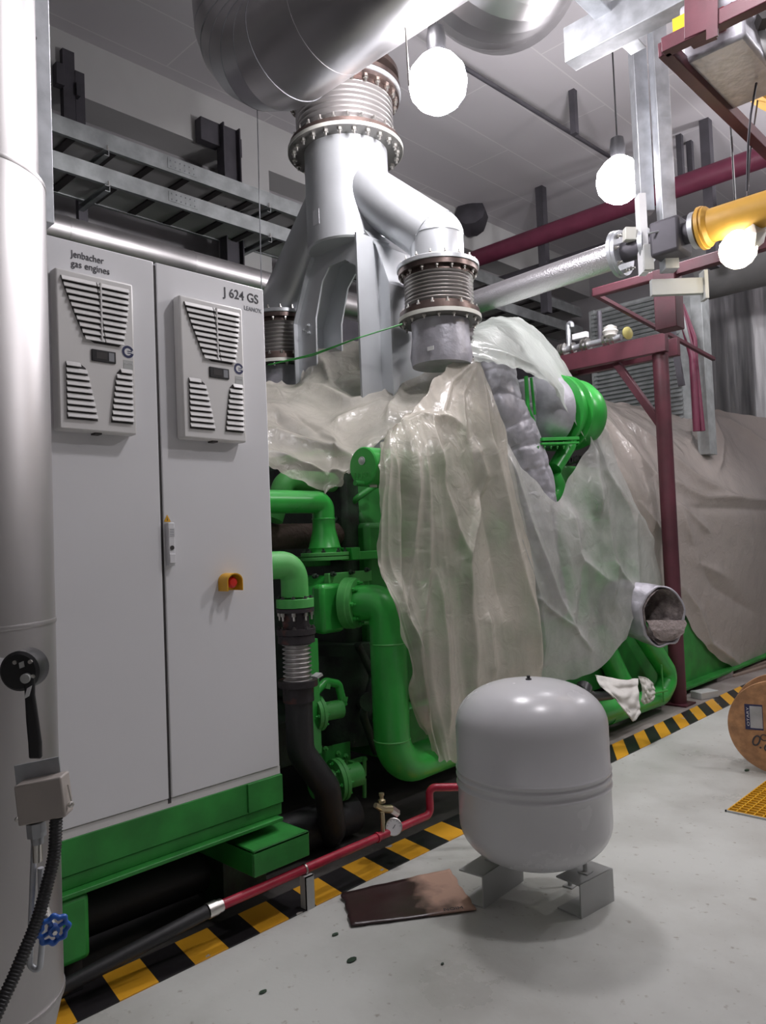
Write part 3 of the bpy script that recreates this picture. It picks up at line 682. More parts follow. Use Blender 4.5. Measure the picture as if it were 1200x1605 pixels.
# ================================================================== EXHAUST
YE = 3.6; XM, XRR, XLL = -3.72, -2.95, -4.5
zz = lambda v, x, u: at(u, v, x=x).z
def zat(v, x, y=YE):
    # height at a vertical line x,y seen at photo row v
    lo, hi = -1., 8.
    for _ in range(40):
        mid = (lo+hi)/2; w = V(x, y, mid)-CP; vv = 802.5-FPX*(w.dot(UC)/w.dot(FW))
        if vv > v: lo = mid
        else: hi = mid
    return lo
ex = T('exhaust_manifold', 'silver painted Y shaped exhaust manifold on arched brackets', 'exhaust manifold', (XM, YE, 2.6))
zt1, zb1 = zat(243, XM), zat(396, XM)
MB().lathe([(.275, zb1), (.285, zb1+.012), (.285, zt1)], V(XM, YE, 0), n=56).build('collector', hood, ex, smooth=35)
def arm(x1, zend):
    s = 1 if x1 > XM else -1
    kn = .17 if s > 0 else .04; pth = [V(XM+.10*s, YE, zend+.74), V(x1, YE, zend+kn), V(x1, YE, zend)]
    return MB().tube([pth[0], pth[1]], .172, 40).tube([pth[1]+V(0,0,.035), pth[2]], .165, 40).build('branch_pipe', hood, ex, smooth=35)
zr = zat(416, XRR); arm(XRR, zr); zl = zat(497, XLL); arm(XLL, zl)
# the mitred knee
for x1, z1_ in ((XRR, zr+.17), (XLL, zl+.04)):
    MB().lathe([(.002, .165)]+[(.168*math.sin(PI*k/20), .168*math.cos(PI*k/20)) for k in range(1, 10)]+[(.168, 0)], V(x1, YE, z1_), n=40).build('knee', hood, ex, smooth=80)
pl = MB().box((XM-.04, YE-.2862-.0, zb1+.12), (XM+.02, YE-.284, zb1+.22)).build('type_plate', hood, ex)
# arched saddle bracket
zarch = zat(418, XM); zfoot = 2.0
def archpoly(y, t):
    o = [V(XM-.44, y, zfoot), V(XM-.44, y, zb1-.42), V(XM-.30, y, zb1-.12), V(XM-.22, y, zb1+.02), V(XM+.30, y, zb1+.02), V(XM+.40, y, zb1-.10), V(XM+.50, y, zb1-.38), V(XM+.50, y, zfoot)]
    i = [V(XM+.32, y, zfoot), V(XM+.30, y, zb1-.45), V(XM+.18, y, zb1-.17), V(XM+.08, y, zb1-.10), V(XM-.08, y, zb1-.10), V(XM-.16, y, zb1-.18), V(XM-.24, y, zb1-.42), V(XM-.26, y, zfoot)]
    return o+i
b = MB(); b.prism(archpoly(YE-.12, 0), (0, .012, 0)); b.prism(archpoly(YE+.12, 0), (0, .012, 0))
o_ = archpoly(YE-.12, 0)
for i in list(range(0, 7)): 
    if i in (3,): continue
    b.obox((o_[i]+o_[i+1])/2+V(0, .126, 0), (o_[i+1]-o_[i])/2, (0, .16, 0), Vector((0,1,0)).cross((o_[i+1]-o_[i]).normalized())*.004)
b.build('saddle_bracket', hood, ex)
bolts(ex, V(XM-.33, YE-.12, zb1-.48), (0,-1,0), .03, 3, .014, .02, hood)
MB().box((XM+.36, YE-.30, 1.9), (XM+.375, YE-.0, zb1-.05)).build('stay_plate', hood, ex)
def bell(name, x, ztop, zbot, ro, rb, nb, label, lowrim=True, nbolt=20, gap=.05):
    t = T(name, label, 'expansion joint', (x, YE, zbot), 'flanged exhaust expansion joints')
    O = V(x, YE, 0); ft = .028
    MB().lathe([(ro, ztop), (ro, ztop-ft)], O, n=60).build('mating_flange', hood if lowrim else brown, t, bevel=.003)
    MB().lathe([(ro*.97, ztop-ft-.002), (ro*.97, ztop-ft*2.1), (rb*1.02, ztop-ft*2.1), (rb*1.02, ztop-ft*3)], O, n=60).build('upper_flange', brown, t, smooth=35)
    MB().lathe([(rb*1.02, zbot+ft*3), (rb*1.02, zbot+ft*2.1), (ro*.97, zbot+ft*2.1), (ro*.97, zbot+ft+.002)], O, n=60).build('lower_flange', brown, t, smooth=35)
    MB().lathe([(ro-.001, zbot+ft), (ro-.001, zbot)], O, n=60).build('mating_flange', flangeg, t, bevel=.003)
    MB().ring(V(x, YE, zbot+.002), (0,0,1), ro+.0015, ro-.004, ft-.004, 60).build('painted_rim', cream, t)
    a, c_ = ztop-ft*3, zbot+ft*3; pf = []
    for i in range(nb*12+1): pf.append((rb-.014+.014*math.cos(2*PI*i/12), a+(c_-a)*i/(nb*12)))
    MB().lathe(pf, O, n=72).build('bellows', steel, t, smooth=180)
    s = ro*.045
    bolts(t, V(x, YE, ztop), (0,0,1), ro*.9, nbolt, s, s*2.6, phase=.3); bolts(t, V(x, YE, ztop-ft*2.1), (0,0,-1), ro*.9, nbolt, s, s*2.2, phase=.3)
    bolts(t, V(x, YE, zbot), (0,0,-1), ro*.9, nbolt, s, s*2.2, phase=.3); bolts(t, V(x, YE, zbot+ft*2.1), (0,0,1), ro*.9, nbolt, s, s*2.6, phase=.3)
    return t
bell('expansion_joint', XM, zat(150, XM), zat(243, XM), .395, .335, 7, 'largest flanged steel bellows on top of the Y shaped manifold', nbolt=24)
bell('expansion_joint', XRR, zat(418, XRR), zat(506, XRR), .252, .212, 8, 'right hand flanged steel bellows under the bright manifold branch', nbolt=16)
bell('expansion_joint', XLL, zat(497, XLL), zat(578, XLL), .252, .212, 8, 'left flanged steel bellows partly behind the white cabinet', nbolt=16)
# upper pipe above the big bellows
ztb = zat(150, XM)
up = T('exhaust_riser', 'flanged insulated riser above the largest bellows', 'duct', (XM, YE, ztb))
MB().lathe([(.395, ztb+.002), (.395, ztb+.03), (.30, ztb+.035), (.30, ztb+.09), (.385, ztb+.095), (.385, ztb+.13), (.33, ztb+.14)], V(XM, YE, 0), n=56).build('flange_pair', brown, up, smooth=35)
bolts(up, V(XM, YE, ztb+.13), (0,0,1), .355, 24, .016, .035)
MB().lathe([(.33, ztb+.13), (.33, ZC-.01)], V(XM, YE, 0), n=56).build('riser_pipe', clad, up, smooth=35)
# wrapped necks under bellows
tag(MB().lathe([(.18, zat(574, XRR)), (.19, zat(560, XRR)), (.175, zat(530, XRR)), (.178, zat(507, XRR))], V(XRR, YE, 0), n=40).build('wrapped_neck', wrap), 'grey cloth wrapped neck under the right bellows', 'insulation wrap')
nk = tag(MB().lathe([(.17, zat(640, XLL)), (.17, zat(590, XLL)), (.178, zat(579, XLL))], V(XLL, YE, 0), n=40).build('wrapped_neck', wrap), 'dark grey wrapped neck under the left bellows', 'insulation wrap')
q = at(703, 550, x=XRR+.1); MB().box((XRR+.05, YE-.19, q.z-.012), (XRR+.10, YE-.188, q.z+.012)).build('paper_tag', labelw, ex)
for a_ in (.5, .62):
    pipe('hanger_wire', [at(630, 505, x=XRR-.1)+V(0,0,-.02*a_), at(560, 530, x=-3.2), at(490, 545+20*a_, x=-3.6), at(420, 572, x=-3.9)], .004, dgreen, .03, ex, 6)
# big horizontal insulated duct with segmented elbow
YD = 3.0
vc = at(383, 30, y=YD); rD = .335
zD = at(455, 70, y=YD).z
dk = T('insulated_duct', 'large aluminium clad duct with segmented elbow above the bellows', 'duct', (vc.x, YD, zD))
Rb = .46; cx = vc.x; cen = V(cx+Rb, YD, zD+Rb); NS = 6; pts = []
for k in range(NS+1):
    t = PI/2*k/NS; pts.append(V(cen.x-Rb*math.cos(t), YD, cen.z-Rb*math.sin(t)))
MB().tube([V(cx, YD, ZC), pts[0]], rD, 56, cap=False).build('vertical_duct', clad, dk, smooth=35)
def mitre(mbx, p0, p1, n0, n1, r, n=56):
    d = (p1-p0).normalized(); a = V(0, 1, 0); b2 = d.cross(a).normalized(); vs = []
    for (p, nn) in ((p0, n0), (p1, n1)):
        for k in range(n):
            t = 2*PI*k/n; o = a*math.cos(t)*r+b2*math.sin(t)*r
            s = -(o.dot(nn))/(d.dot(nn)); vs.append(p+o+d*s)
    mbx.add(vs, [(k, (k+1) % n, n+(k+1) % n, n+k) for k in range(n)])
tans = [V(0,0,-1)]+[(pts[i+1]-pts[i-1]).normalized() for i in range(1, NS)]+[V(1,0,0)]
for i in range(NS):
    mb = MB(); mitre(mb, pts[i], pts[i+1], tans[i], tans[i+1], rD*(1.0+.004*(i % 2))); mb.build('elbow_segment', clad, dk, smooth=35)
    # raised seam
    a = tans[i+1]
    MB().ring(pts[i+1]-a*.006, a, rD*1.008, rD*.99, .007, 56).build('seam_bead', galv, dk)
MB().tube([pts[-1], V(1.2, YD, zD)], rD, 64, cap=False).build('horizontal_duct', clad, dk, smooth=35)
for xs in (cx+Rb+.35, cx+Rb+1.3): MB().ring(V(xs, YD, zD), (1,0,0), rD*1.006, rD*.98, .02, 56).build('joint_band', clad, dk)
# second duct elbow top centre
e2 = T('insulated_duct', 'second aluminium clad duct elbow at the top edge beside the lamp', 'duct', at(760, -60, d=4.9))
cq = at(775, -78, d=4.8); rr = .54
pq = [cq+V(-.3, .55, .35), cq+V(-.12, .12, .04), cq+V(0,0,0), cq+V(.22,-.06,.04), cq+V(1.0, -.1, .45)]
pq = fillet([pq[0], pq[2], pq[4]], .35, 7)
for i in range(len(pq)-1):
    t0 = (pq[min(i+1, len(pq)-1)]-pq[max(i-1, 0)]).normalized(); t1 = (pq[min(i+2, len(pq)-1)]-pq[i]).normalized()
    mb = MB(); d = (pq[i+1]-pq[i]).normalized(); a = d.cross(V(0,0,1)).normalized(); vs = []; n = 48
    b2 = a.cross(d)
    for p_, nn in ((pq[i], t0), (pq[i+1], t1)):
        for k in range(n):
            t = 2*PI*k/n; o = a*math.cos(t)*rr+b2*math.sin(t)*rr; vs.append(p_+o+d*(-(o.dot(nn))/d.dot(nn)))
    mb.add(vs, [(k, (k+1) % n, n+(k+1) % n, n+k) for k in range(n)]); mb.build('elbow_segment', clad, e2, smooth=35)

# ================================================================== LEFT VERTICAL PIPE
LC = F0*1.9+R0*(-1.043); lx, ly = LC.x, LC.y
lp = T('insulated_pipe', 'wide aluminium clad vertical pipe at the left edge of the photo', 'pipe', (lx, ly, .2))
zj = 2.40
MB().lathe([(.17, .0), (.17, .22), (.205, .36), (.207, zj), (.204, zj+.006)], V(lx, ly, 0), n=64).build('lower_cladding', clad2, lp, smooth=35)
MB().lathe([(.192, zj), (.192, ZC)], V(lx, ly, 0), n=64).build('upper_cladding', clad2, lp, smooth=35)
for z_ in (.365, 1.28, zj): MB().lathe([(.2075, z_-.006), (.2088, z_), (.2075, z_+.006)], V(lx, ly, 0), n=64).build('seam_bead', clad2, lp)
fwd = V(-lx, -ly, 0).normalized()
# vertical lap seam
sd = (fwd*.95+V(.717,.697,0)*.28).normalized()
MB().obox(V(lx, ly, 1.3-.02)+sd*.208+V(0,0,.5), sd*.002, V(0,0,1).cross(sd)*.006, (0,0,.52)).build('lap_seam', clad2, lp)
# galvanised channel behind
ch = at(76, 200, d=2.45)
gch = T('steel_channel', 'tall galvanised steel channel with bolt holes behind the left pipe', 'steel channel', ch)
MB().box((ch.x-.09, ch.y-.06, at(80, 352, d=2.45).z), (ch.x-.0, ch.y+.012, ZC)).build('web', galv, gch, bevel=.003)
for u_, v_ in ((43, 6), (44, 34), (45, 50), (55, 60)):
    pb = at(u_, v_, d=2.38); MB().disc(pb, -FW, .006, .01, 12).build('bolt', dark, gch)

# butterfly valve actuator with black lever
va = T('valve_lever', 'black round valve head with long black lever on the left pipe', 'valve', at(30, 1050, d=1.62))
vd = 1.60; n_ = (-FW).normalized()
hc = at(31, 1052, d=vd)
MB().lathe([(.038, -.05), (.042, -.045), (.042, 0), (.036, .006)], hc, n_, 36).build('valve_head', blackp, va, bevel=.001)
MB().tube([at(-30, 1046, d=1.72), at(4, 1046, d=1.64)], .02, 16).build('stem_sleeve', labelw, va)
for u_, v_ in ((24, 1038), (48, 1037), (52, 1060)): MB().disc(at(u_, v_, d=vd-.006), n_, .0045, .004, 8).build('screw', boltm, va)
MB().lathe([(.010, 0), (.010, .012), (.006, .014)], at(43, 1062, d=vd-.005), n_, 16).build('spindle_nut', chan, va)
MB().obox(at(34, 1042, d=vd-.0075), UC*.002+RC*.005, UC*.006-RC*.001, n_*.0006).build('arrow_mark', chan, va)
lev = [at(u_, v_, d=vd-.012) for u_, v_ in ((44, 1062), (45, 1090), (49, 1130), (53, 1165), (54, 1190))]
wl = [.011, .010, .0125, .0135, .013]
MB().prism([lev[i]-RC*wl[i] for i in range(5)]+[lev[i]+RC*wl[i] for i in range(4, -1, -1)], -n_*.012).build('lever', blackp, va, bevel=.004)
MB().obox(at(44, 1085, d=vd-.020), UC*.011+RC*.003, RC*.005+UC*.003, n_*.0006).build('sticker', labelw, va)
# junction box on bracket
jd = 1.60
jb = T('junction_box', 'small beige metal junction box mounted on the left pipe above blue valve', 'junction box', at(68, 1250, d=jd))
jr = (RC*.97+UC*.20).normalized(); ju = (UC*.98-RC*.12).normalized(); jn = n_
jm = paint('box_beige', (.42, .38, .35), .5)
MB().obox(at(69, 1251, d=jd), jr*.050, ju*.042, jn*.022).build('box_cover', jm, jb, bevel=.004)
MB().obox(at(60, 1215, d=jd+.02), jr*.048, ju*.030, jn*.002).build('mounting_plate', galv, jb)
for u_, v_ in ((29, 1283), (112, 1260)): MB().lathe([(.006, 0), (.006, .006), (.003, .009)], at(u_, v_, d=jd-.005), jn, 8).build('screw', boltm, jb)
MB().tube([at(106, 1230, d=jd-.005), at(112, 1258, d=jd-.005)], .0015, 6).build('wire', boltm, jb)
MB().tube([at(56, 1288, d=jd+.0), at(58, 1310, d=jd+.0)], .020, 8).tube([at(58, 1310, d=jd), at(59, 1322, d=jd)], .013, 12).build('cable_gland', galv, jb)
sn = T('sensor_tube', 'thin bent steel tube hanging below the junction box', 'tube', at(57, 1400, d=jd))
MB().tube(fillet([at(54, 1318, d=jd+.01), at(50, 1420, d=jd+.01), at(46, 1515, d=jd+.01), at(62, 1522, d=jd+.01), at(66, 1480, d=jd+.01), at(64, 1360, d=jd+.01)], .02), .0065, 12).build('bent_tube', galv, sn, smooth=60)
MB().tube([at(58, 1322, d=jd), at(59, 1350, d=jd)], .010, 10).build('tube_fitting', boltm, sn)
# corrugated black conduit
cpts = fillet([at(88, 1282, d=jd-.01), at(86, 1340, d=jd-.02), at(60, 1440, d=jd-.05), at(22, 1530, d=jd-.1), at(-15, 1610, d=jd-.15)], .25, 10)
res = []; L_ = [0]
for i in range(1, len(cpts)): L_.append(L_[-1]+(cpts[i]-cpts[i-1]).length)
NN = 260; rsl = []
for k in range(NN+1):
    s = L_[-1]*k/NN; i = next((j for j in range(1, len(cpts)) if L_[j] >= s-1e-9), len(cpts)-1); res.append(cpts[i-1].lerp(cpts[i], (s-L_[i-1])/max(1e-9, L_[i]-L_[i-1]))); rsl.append(.0125+.0012*math.sin(k*PI/2.2))
tag(MB().tube(res, rsl, 16).build('corrugated_conduit', blackp, smooth=80), 'black corrugated cable conduit hanging from the junction box', 'cable conduit')
# blue handwheel
hw = T('handwheel_valve', 'small valve with blue scalloped handwheel low on the left pipe', 'valve', at(82, 1453, d=jd-.02))
hc = at(84, 1457, d=jd-.03); ha = (-FW*.8+RC*.55-UC*.1).normalized(); a, b2, c3 = frame(ha)
vs = []; fs = []; n = 64; m_ = 10
for k in range(n):
    t = 2*PI*k/n; rad = .027+.0025*math.cos(8*t)
    for j in range(m_):
        s = 2*PI*j/m_; vs.append(hc+(a*math.cos(t)+b2*math.sin(t))*(rad+.006*math.cos(s))+c3*.006*math.sin(s))
for k in range(n):
    for j in range(m_): k2 = (k+1) % n; j2 = (j+1) % m_; fs.append((k*m_+j, k*m_+j2, k2*m_+j2, k2*m_+j))
b = MB().add(vs, fs)
for k in range(4):
    t = PI/2*k+.4; b.tube([hc, hc+(a*math.cos(t)+b2*math.sin(t))*.026], .0045, 8)
b.disc(hc-c3*.006, c3, .011, .014, 16); b.build('handwheel', blue, hw, smooth=60)
MB().disc(hc+c3*.008, c3, .005, .006, 6).build('spindle_nut', boltm, hw)
MB().tube([hc-c3*.09, hc], .008, 12).build('valve_stem', boltm, hw)

# ================================================================== BACK LEFT: trays, horizontal pipe, steel
z1p = at(431, 431, x=-5.0).z
hp_ = T('insulated_pipe', 'long horizontal aluminium clad pipe running behind cabinet and bellows', 'pipe', (-5.0, 3, z1p-.1))
MB().tube([(-5.0, -.5, z1p-.11), (-5.0, 9.5, z1p-.11)], .11, 32).build('cladding', clad2, hp_)
for y in (2.2, 3.15, 4.1, 5.05): MB().lathe([(.111, -.012), (.113, 0), (.111, .012)], V(-5.0, y, z1p-.11), (0,1,0), 32).build('joint_band', clad2, hp_)
def tray(zb, zt_, label):
    t = T('cable_tray', label, 'cable tray', (-5.95, 5, zb), 'cable trays along the left wall')
    for x in (-5.7, -6.12):
        s = 1 if x > -6 else -1
        MB().channel((x, -.5, (zb+zt_)/2), (x, 10.3, (zb+zt_)/2), zt_-zb, .03, .004, flip=-s).build('side_rail', galvl, t)
    MB().box((-6.12, -.5, zb+.022), (-5.7, 10.3, zb+.03)).build('tray_lining', beamm, t)
    for k in range(26):
        y = 1.2+k*.34; MB().box((-6.12, y, zb+.004), (-5.7, y+.06, zb+.03)).build('rung', dark, t)
    y = 3.4; 
    MB().box((-5.699, y, zb+.03), (-5.694, y+.28, zt_-.02)).build('splice_plate', galvl, t)
    for i in range(6):
        for j in range(2): bolts(t, V(-5.694, y+.03+i*.045, zb+.05+j*.05), (1,0,0), .0001, 1, .007, .008, galv)
    return t
tray(4.375, 4.51, 'lower galvanised cable ladder along the left wall')
tray(4.66, 4.80, 'upper galvanised cable ladder along the left wall')
def steel(name, label, cat='steel support', group=None): return lambda mb, mat, bev=.003: tag(mb.build(name, mat, bevel=bev), label, cat, group)
darkst = paint('dark_steel', (.10, .095, .11), .6, .4, var=.3)
for (u_, lab) in ((165, 'dark steel bracket post near the left pipe'), (418, 'dark steel bracket post beside the pilaster')):
    p = at(u_, 240 if u_ < 300 else 330, x=-5.72)
    t = T('tray_bracket', lab + ' carrying both cable trays', 'bracket', (-6.1, p.y, 4.3), 'cable tray brackets')
    MB().channel((-6.14, p.y, 3.4), (-6.14, p.y, 5.5), .08, .05, .006, up=(0,1,0)).build('post', darkst, t)
    for z_ in (4.345, 4.635):
        MB().channel((-6.14, p.y, z_-.02), (-5.66, p.y, z_-.02), .05, .04, .005).build('arm', galvl, t)
        bolts(t, V(-5.68, p.y, z_), (0,0,1), .0001, 1, .010, .05, boltm)
p = at(112, 120, x=-6.05)
t = T('tray_bracket', 'dark vertical steel channel bolted to the white beam near ceiling', 'bracket', (-6.1, p.y, 5), 'cable tray brackets')
MB().channel((-6.1, p.y, 4.5), (-6.1, p.y, 5.62), .10, .06, .006, up=(0,1,0)).build('post', darkst, t)
MB().box((-6.14, p.y-.12, 5.28), (-6.06, p.y-.05, 5.46)).build('side_plate', darkst, t, bevel=.004); MB().box((-6.14, p.y+.05, 5.25), (-6.07, p.y+.09, 5.36)).build('side_plate', darkst, t, bevel=.004)
p = at(362, 220, x=-6.0)
st = steel('steel_column', 'dark steel column beside the white pilaster', 'column')
st(MB().box((-6.1, p.y-.10, 3.2), (-5.98, p.y-.085, 5.5)).box((-6.1, p.y+.085, 3.2), (-5.98, p.y+.10, 5.5)).box((-6.05, p.y-.09, 3.2), (-6.03, p.y+.09, 5.5)), darkst)
p2 = at(332, 180, x=-6.0); steel('ceiling_box', 'dark square box fixed under the ceiling beside steel column', 'box')(MB().box((-6.14, p2.y-.10, 5.28), (-6.04, p2.y+.12, 5.50)), darkst)
p = at(738, 340, x=-6.0)
tag(MB().lathe([(.02, -.2), (.18, -.18), (.22, -.05), (.2, .1), (.05, .16)], p, (.3, -.5, .2), 10).build('wall_fan', darkst), 'small dark round fixture high on the left wall behind lamp', 'fixture')
tag(MB().tube([at(403, 170, x=-4.4), at(410, 470, x=-4.4)], .004, 6).build('hanging_wire', galv), 'thin steel wire hanging down in front of the trays', 'wire')
tag(MB().tube([at(634, 25, y=3.05), at(638, 90, y=3.05), at(641, 135, y=3.05)], .005, 8).build('hanging_wire', boltm), 'thin bright wire hanging from the duct next to the topmost lamp', 'wire')
# black cable bundle on the wall left of the tray bracket
steel('wall_ducting', 'dark box duct under the trays behind the bracket', 'duct')(MB().box((-6.4, 1.5, 3.5), (-6.0, 9.5, 4.15)), darkst, .01)
def hanger(u_, v0, v1, z0, lab):
    p = at(u_, v0, z=ZC); z1 = None
    w = at(u_, v1, y=p.y)
    tag(MB().box((p.x-.03, p.y-.03, w.z), (p.x+.03, p.y+.03, ZC)).build('ceiling_hanger', darkst), lab, 'ceiling hanger', 'ceiling hangers')
hanger(897, 142, 212, 0, 'short dark hanger dropping from ceiling between two bright lamps')
hanger(1064, 212, 290, 0, 'dark hanger next to the right grey strut, left of a pair')
hanger(1080, 222, 300, 0, 'dark hanger next to the right grey strut, right of a pair')
# thin ceiling conduit
c0 = at(742, 115, z=5.5); c1 = at(905, 215, z=5.5); dd = (c1-c0)
tag(MB().tube([c0-dd*.3, c1+dd*.8], .02, 10).build('ceiling_conduit', darkst), 'thin dark conduit running under ceiling between lamps', 'conduit')

# ================================================================== RED MAINS HIGH UP
ra = at(767, 392, y=8.2); rb_ = at(1200, 236, y=8.2)
tag(MB().tube([V(-6.4, 8.2, ra.z-.05), V(3.1, 8.2, ra.z-.05)], .11, 24).build('fire_main', maroond), 'dark red pipe crossing under the ceiling at the back', 'pipe')
kx = at(767, 415, y=8.2)
tag(MB().tube([V(-6.4, 8.4, ra.z-.38), V(3.1, 8.4, ra.z-.38)], .07, 20).build('water_main', darkst), 'black pipe running just below the red ceiling pipe', 'pipe')
for u_ in (852, 1110): 
    p = at(u_, 400 if u_ < 900 else 280, y=8.3); tag(MB().box((p.x-.05, 8.25, ra.z-1.0), (p.x+.05, 8.35, ZC)).build('pipe_hanger', darkst), 'steel pipe hanger at %s of the high red pipe' % ('the left part' if u_ < 900 else 'the right part'), 'pipe hanger')

# ================================================================== GAS LINE
YGAS = at(965, 400, d=5.0).y; zg = at(965, 400, d=5.0).z
def gx(u_, v=400): return at(u_, v, y=YGAS).x
fh = T('braided_hose', 'braided steel flexible gas hose sloping from right bellows to flange', 'hose', (gx(850, 430), YGAS, zg-.1))
MB().tube([V(-4.4, YGAS, zg-.12), V(gx(745, 462), YGAS, zg-.03), V(gx(860, 430), YGAS, zg-.012), V(gx(962), YGAS, zg)], .088, 28).build('braid', braidm, fh)
MB().lathe([(.15, 0), (.15, .025), (.145, .028), (.145, .05), (.07, .05)], V(gx(966), YGAS, zg), (1,0,0), 36).build('end_flange', galv, fh, smooth=35)
bolts(fh, V(gx(966)+.05, YGAS, zg), (1,0,0), .12, 8, .013, .03)
gv = T('gas_valve', 'grey gas valve train with small round gauges behind the white strut', 'valve', (gx(1010), YGAS, zg))
MB().tube([V(gx(975), YGAS, zg), V(gx(1100, 380), YGAS, zg)], .065, 24).build('valve_body', darkst, gv)
MB().box((gx(1028, 390), YGAS-.10, zg-.12), (gx(1075, 385), YGAS+.1, zg+.10)).build('regulator_block', darkst, gv, bevel=.02)
for u_ in (1010, 1088): MB().lathe([(.11, 0), (.11, .03)], V(gx(u_, 385), YGAS, zg), (1,0,0), 30).build('valve_flange', galv, gv)
MB().disc(at(1033, 376, d=4.75), -FW, .035, .02, 24).build('round_gauge', labelw, gv); MB().disc(at(1077, 370, d=4.75), -FW, .016, .02, 20).build('round_gauge', labelw, gv)
MB().obox(at(986, 368, d=4.85), RC*.035, UC*.04, FW*.03).build('transmitter_box', cream, gv, bevel=.004)
pipe('impulse_tube', [at(1015, 366, d=4.7), at(1035, 362, d=4.7), at(1078, 360, d=4.7)], .006, galv, .02, gv, 8)
yp = T('gas_pipe', 'yellow gas pipe with flange at right above the warm lamp', 'pipe', (gx(1150, 370), YGAS, zg))
MB().tube([V(gx(1105, 380), YGAS, zg), V(3.1, YGAS, zg)], .098, 36).build('pipe_run', yellow, yp)
MB().lathe([(.128, 0), (.128, .022), (.12, .022), (.12, .04), (.10, .06)], V(gx(1100, 380), YGAS, zg), (1,0,0), 36).build('end_flange', yellow, yp, smooth=35)
MB().tube([at(1143, 318, d=4.5), at(1138, 335, d=4.5), at(1136, 350, d=4.5)], .004, 6).tube([at(1188, 150, d=4.5), at(1175, 240, d=4.5), at(1170, 320, d=4.5), at(1174, 345, d=4.5)], .005, 6).build('hanging_wire', darkst, yp)
tag(MB().grid([[at(u_, v_, d=d_) for u_, v_, d_ in row] for row in (((1172, 330, 4.45), (1180, 345, 4.4), (1188, 345, 4.45)), ((1168, 362, 4.4), (1185, 365, 4.3), (1200, 362, 4.4)), ((1164, 385, 4.45), (1182, 392, 4.38), (1196, 380, 4.45)))]).build('hanging_rag', cloth, solid=.003), 'white rag tied to the yellow gas pipe', 'rag')
# grey struts from the ceiling
def strut(u0, u1, vb, d, lab, mat=galv):
    a = at(u0, vb, d=d); c_ = at(u1, vb, d=d); w = (c_-a).length
    return tag(MB().obox(V((a.x+c_.x)/2, (a.y+c_.y)/2, (a.z+ZC)/2), R0*w/2, F0*.05, (0,0,(ZC-a.z)/2)).build('ceiling_strut', mat, bevel=.003), lab, 'strut', 'grey ceiling struts')
strut(1001, 1022, 335, 4.9, 'grey steel strut hanging from ceiling right of the middle lamp')
strut(1038, 1060, 425, 4.8, 'grey steel strut hanging from ceiling left of the red hanging frame')
tag(MB().obox(at(1006, 368, d=4.82), R0*.022, UP*.25, F0*.04).build('support_post', labelw), 'short post coloured white as if lit, holding the gas valve beside the flange', 'post')  # white colour carries the light on the grey channel's face
tag(MB().obox(at(1014, 405, d=4.78), R0*.03, UP*.08, F0*.03).obox(at(1062, 450, d=4.8), R0*.17, UP*.05, F0*.02).obox(at(1103, 448, d=4.8), R0*.012, UP*.09, F0*.04).build('support_bracket', chan, bevel=.002), 'grey angled bracket plate under the gas valve', 'bracket')
b0 = at(892, 78, d=4.4); 
tag(MB().beam(b0, b0+V(1.25, 0, 0), .12, .20).build('ceiling_channel', galv, bevel=.004), 'broad grey steel channel crossing in front of the struts', 'steel channel')
tag(MB().beam(at(1000, 60, d=4.5), V(at(1000, 60, d=4.5).x, 2.2, at(1000, 60, d=4.5).z+.06), .10, .16).build('ceiling_channel', galv, bevel=.004), 'grey channel running towards the camera above the struts', 'steel channel')
# red hanging frame with valve box, top right
rf = T('hanging_gantry', 'dark red steel hanging frame around a grey gas filter at top right', 'frame', at(1100, 100, d=3.6))
c1_ = at(1040, 75, d=3.6)
MB().beam(c1_, c1_+V(0, 2.4, 0), .06, .07).build('long_rail', maroon, rf, bevel=.004)
MB().beam(c1_, c1_+V(1.0, 0, 0), .06, .07).build('cross_rail', maroon, rf, bevel=.004)
MB().beam(at(1098, 62, d=3.5), at(1098, -60, d=3.5), .11, .11, (0,1,0)).build('hanger_post', maroon, rf, bevel=.004)
MB().beam(at(1116, 60, d=3.4), at(1116, -60, d=3.4), .05, .012, (0,1,0)).build('hanger_strap', maroon, rf)
MB().beam(at(1100, 55, d=3.6), at(1200, -25, d=3.6), .05, .06).build('upper_rail', maroon, rf, bevel=.004)
fb = T('gas_filter', 'grey gas filter with crinkled underside inside the red frame', 'gas filter', at(1130, 80, d=3.7))
fm = at(1120, 78, d=3.75)
MB().box((fm.x-.12, fm.y-.12, fm.z-.07), (fm.x+.18, fm.y+.50, fm.z+.22)).build('filter_box', wrap, fb, bevel=.02)
MB().lathe([(.13, 0), (.13, .03), (.06, .03), (.06, .14)], V(fm.x+.18, fm.y+.2, fm.z+.08), (1,0,0), 32).build('flange', labelw, fb)
MB().disc(V(fm.x+.20, fm.y+.05, fm.z+.05), (.6,-1,0), .035, .09, 6).build('plug', dark, fb)
MB().box((fm.x+.0, fm.y-.14, fm.z+.0), (fm.x+.1, fm.y-.121, fm.z+.1)).build('red_label', redp, fb)
MB().box((fm.x-.12, fm.y-.2, fm.z+.05), (fm.x-.02, fm.y-.12, fm.z+.12)).build('yellow_tag', yelp, fb)
tag(MB().tube([at(1188, 158, d=4.5), at(1240, 90, d=4.4), at(1300, 30, d=4.3)], .12, 28).build('gas_pipe', yellow), 'short yellow pipe at the top right corner behind the grey filter', 'pipe')
for k in range(1):
    tag(MB().tube([at(1185, 130, d=3.9), at(1176, 180, d=3.9), at(1172, 225, d=3.95), at(1170, 300, d=4.0)], .006, 6).build('hanging_chain', darkst), 'thin dark chain hanging beside the grey filter', 'chain')

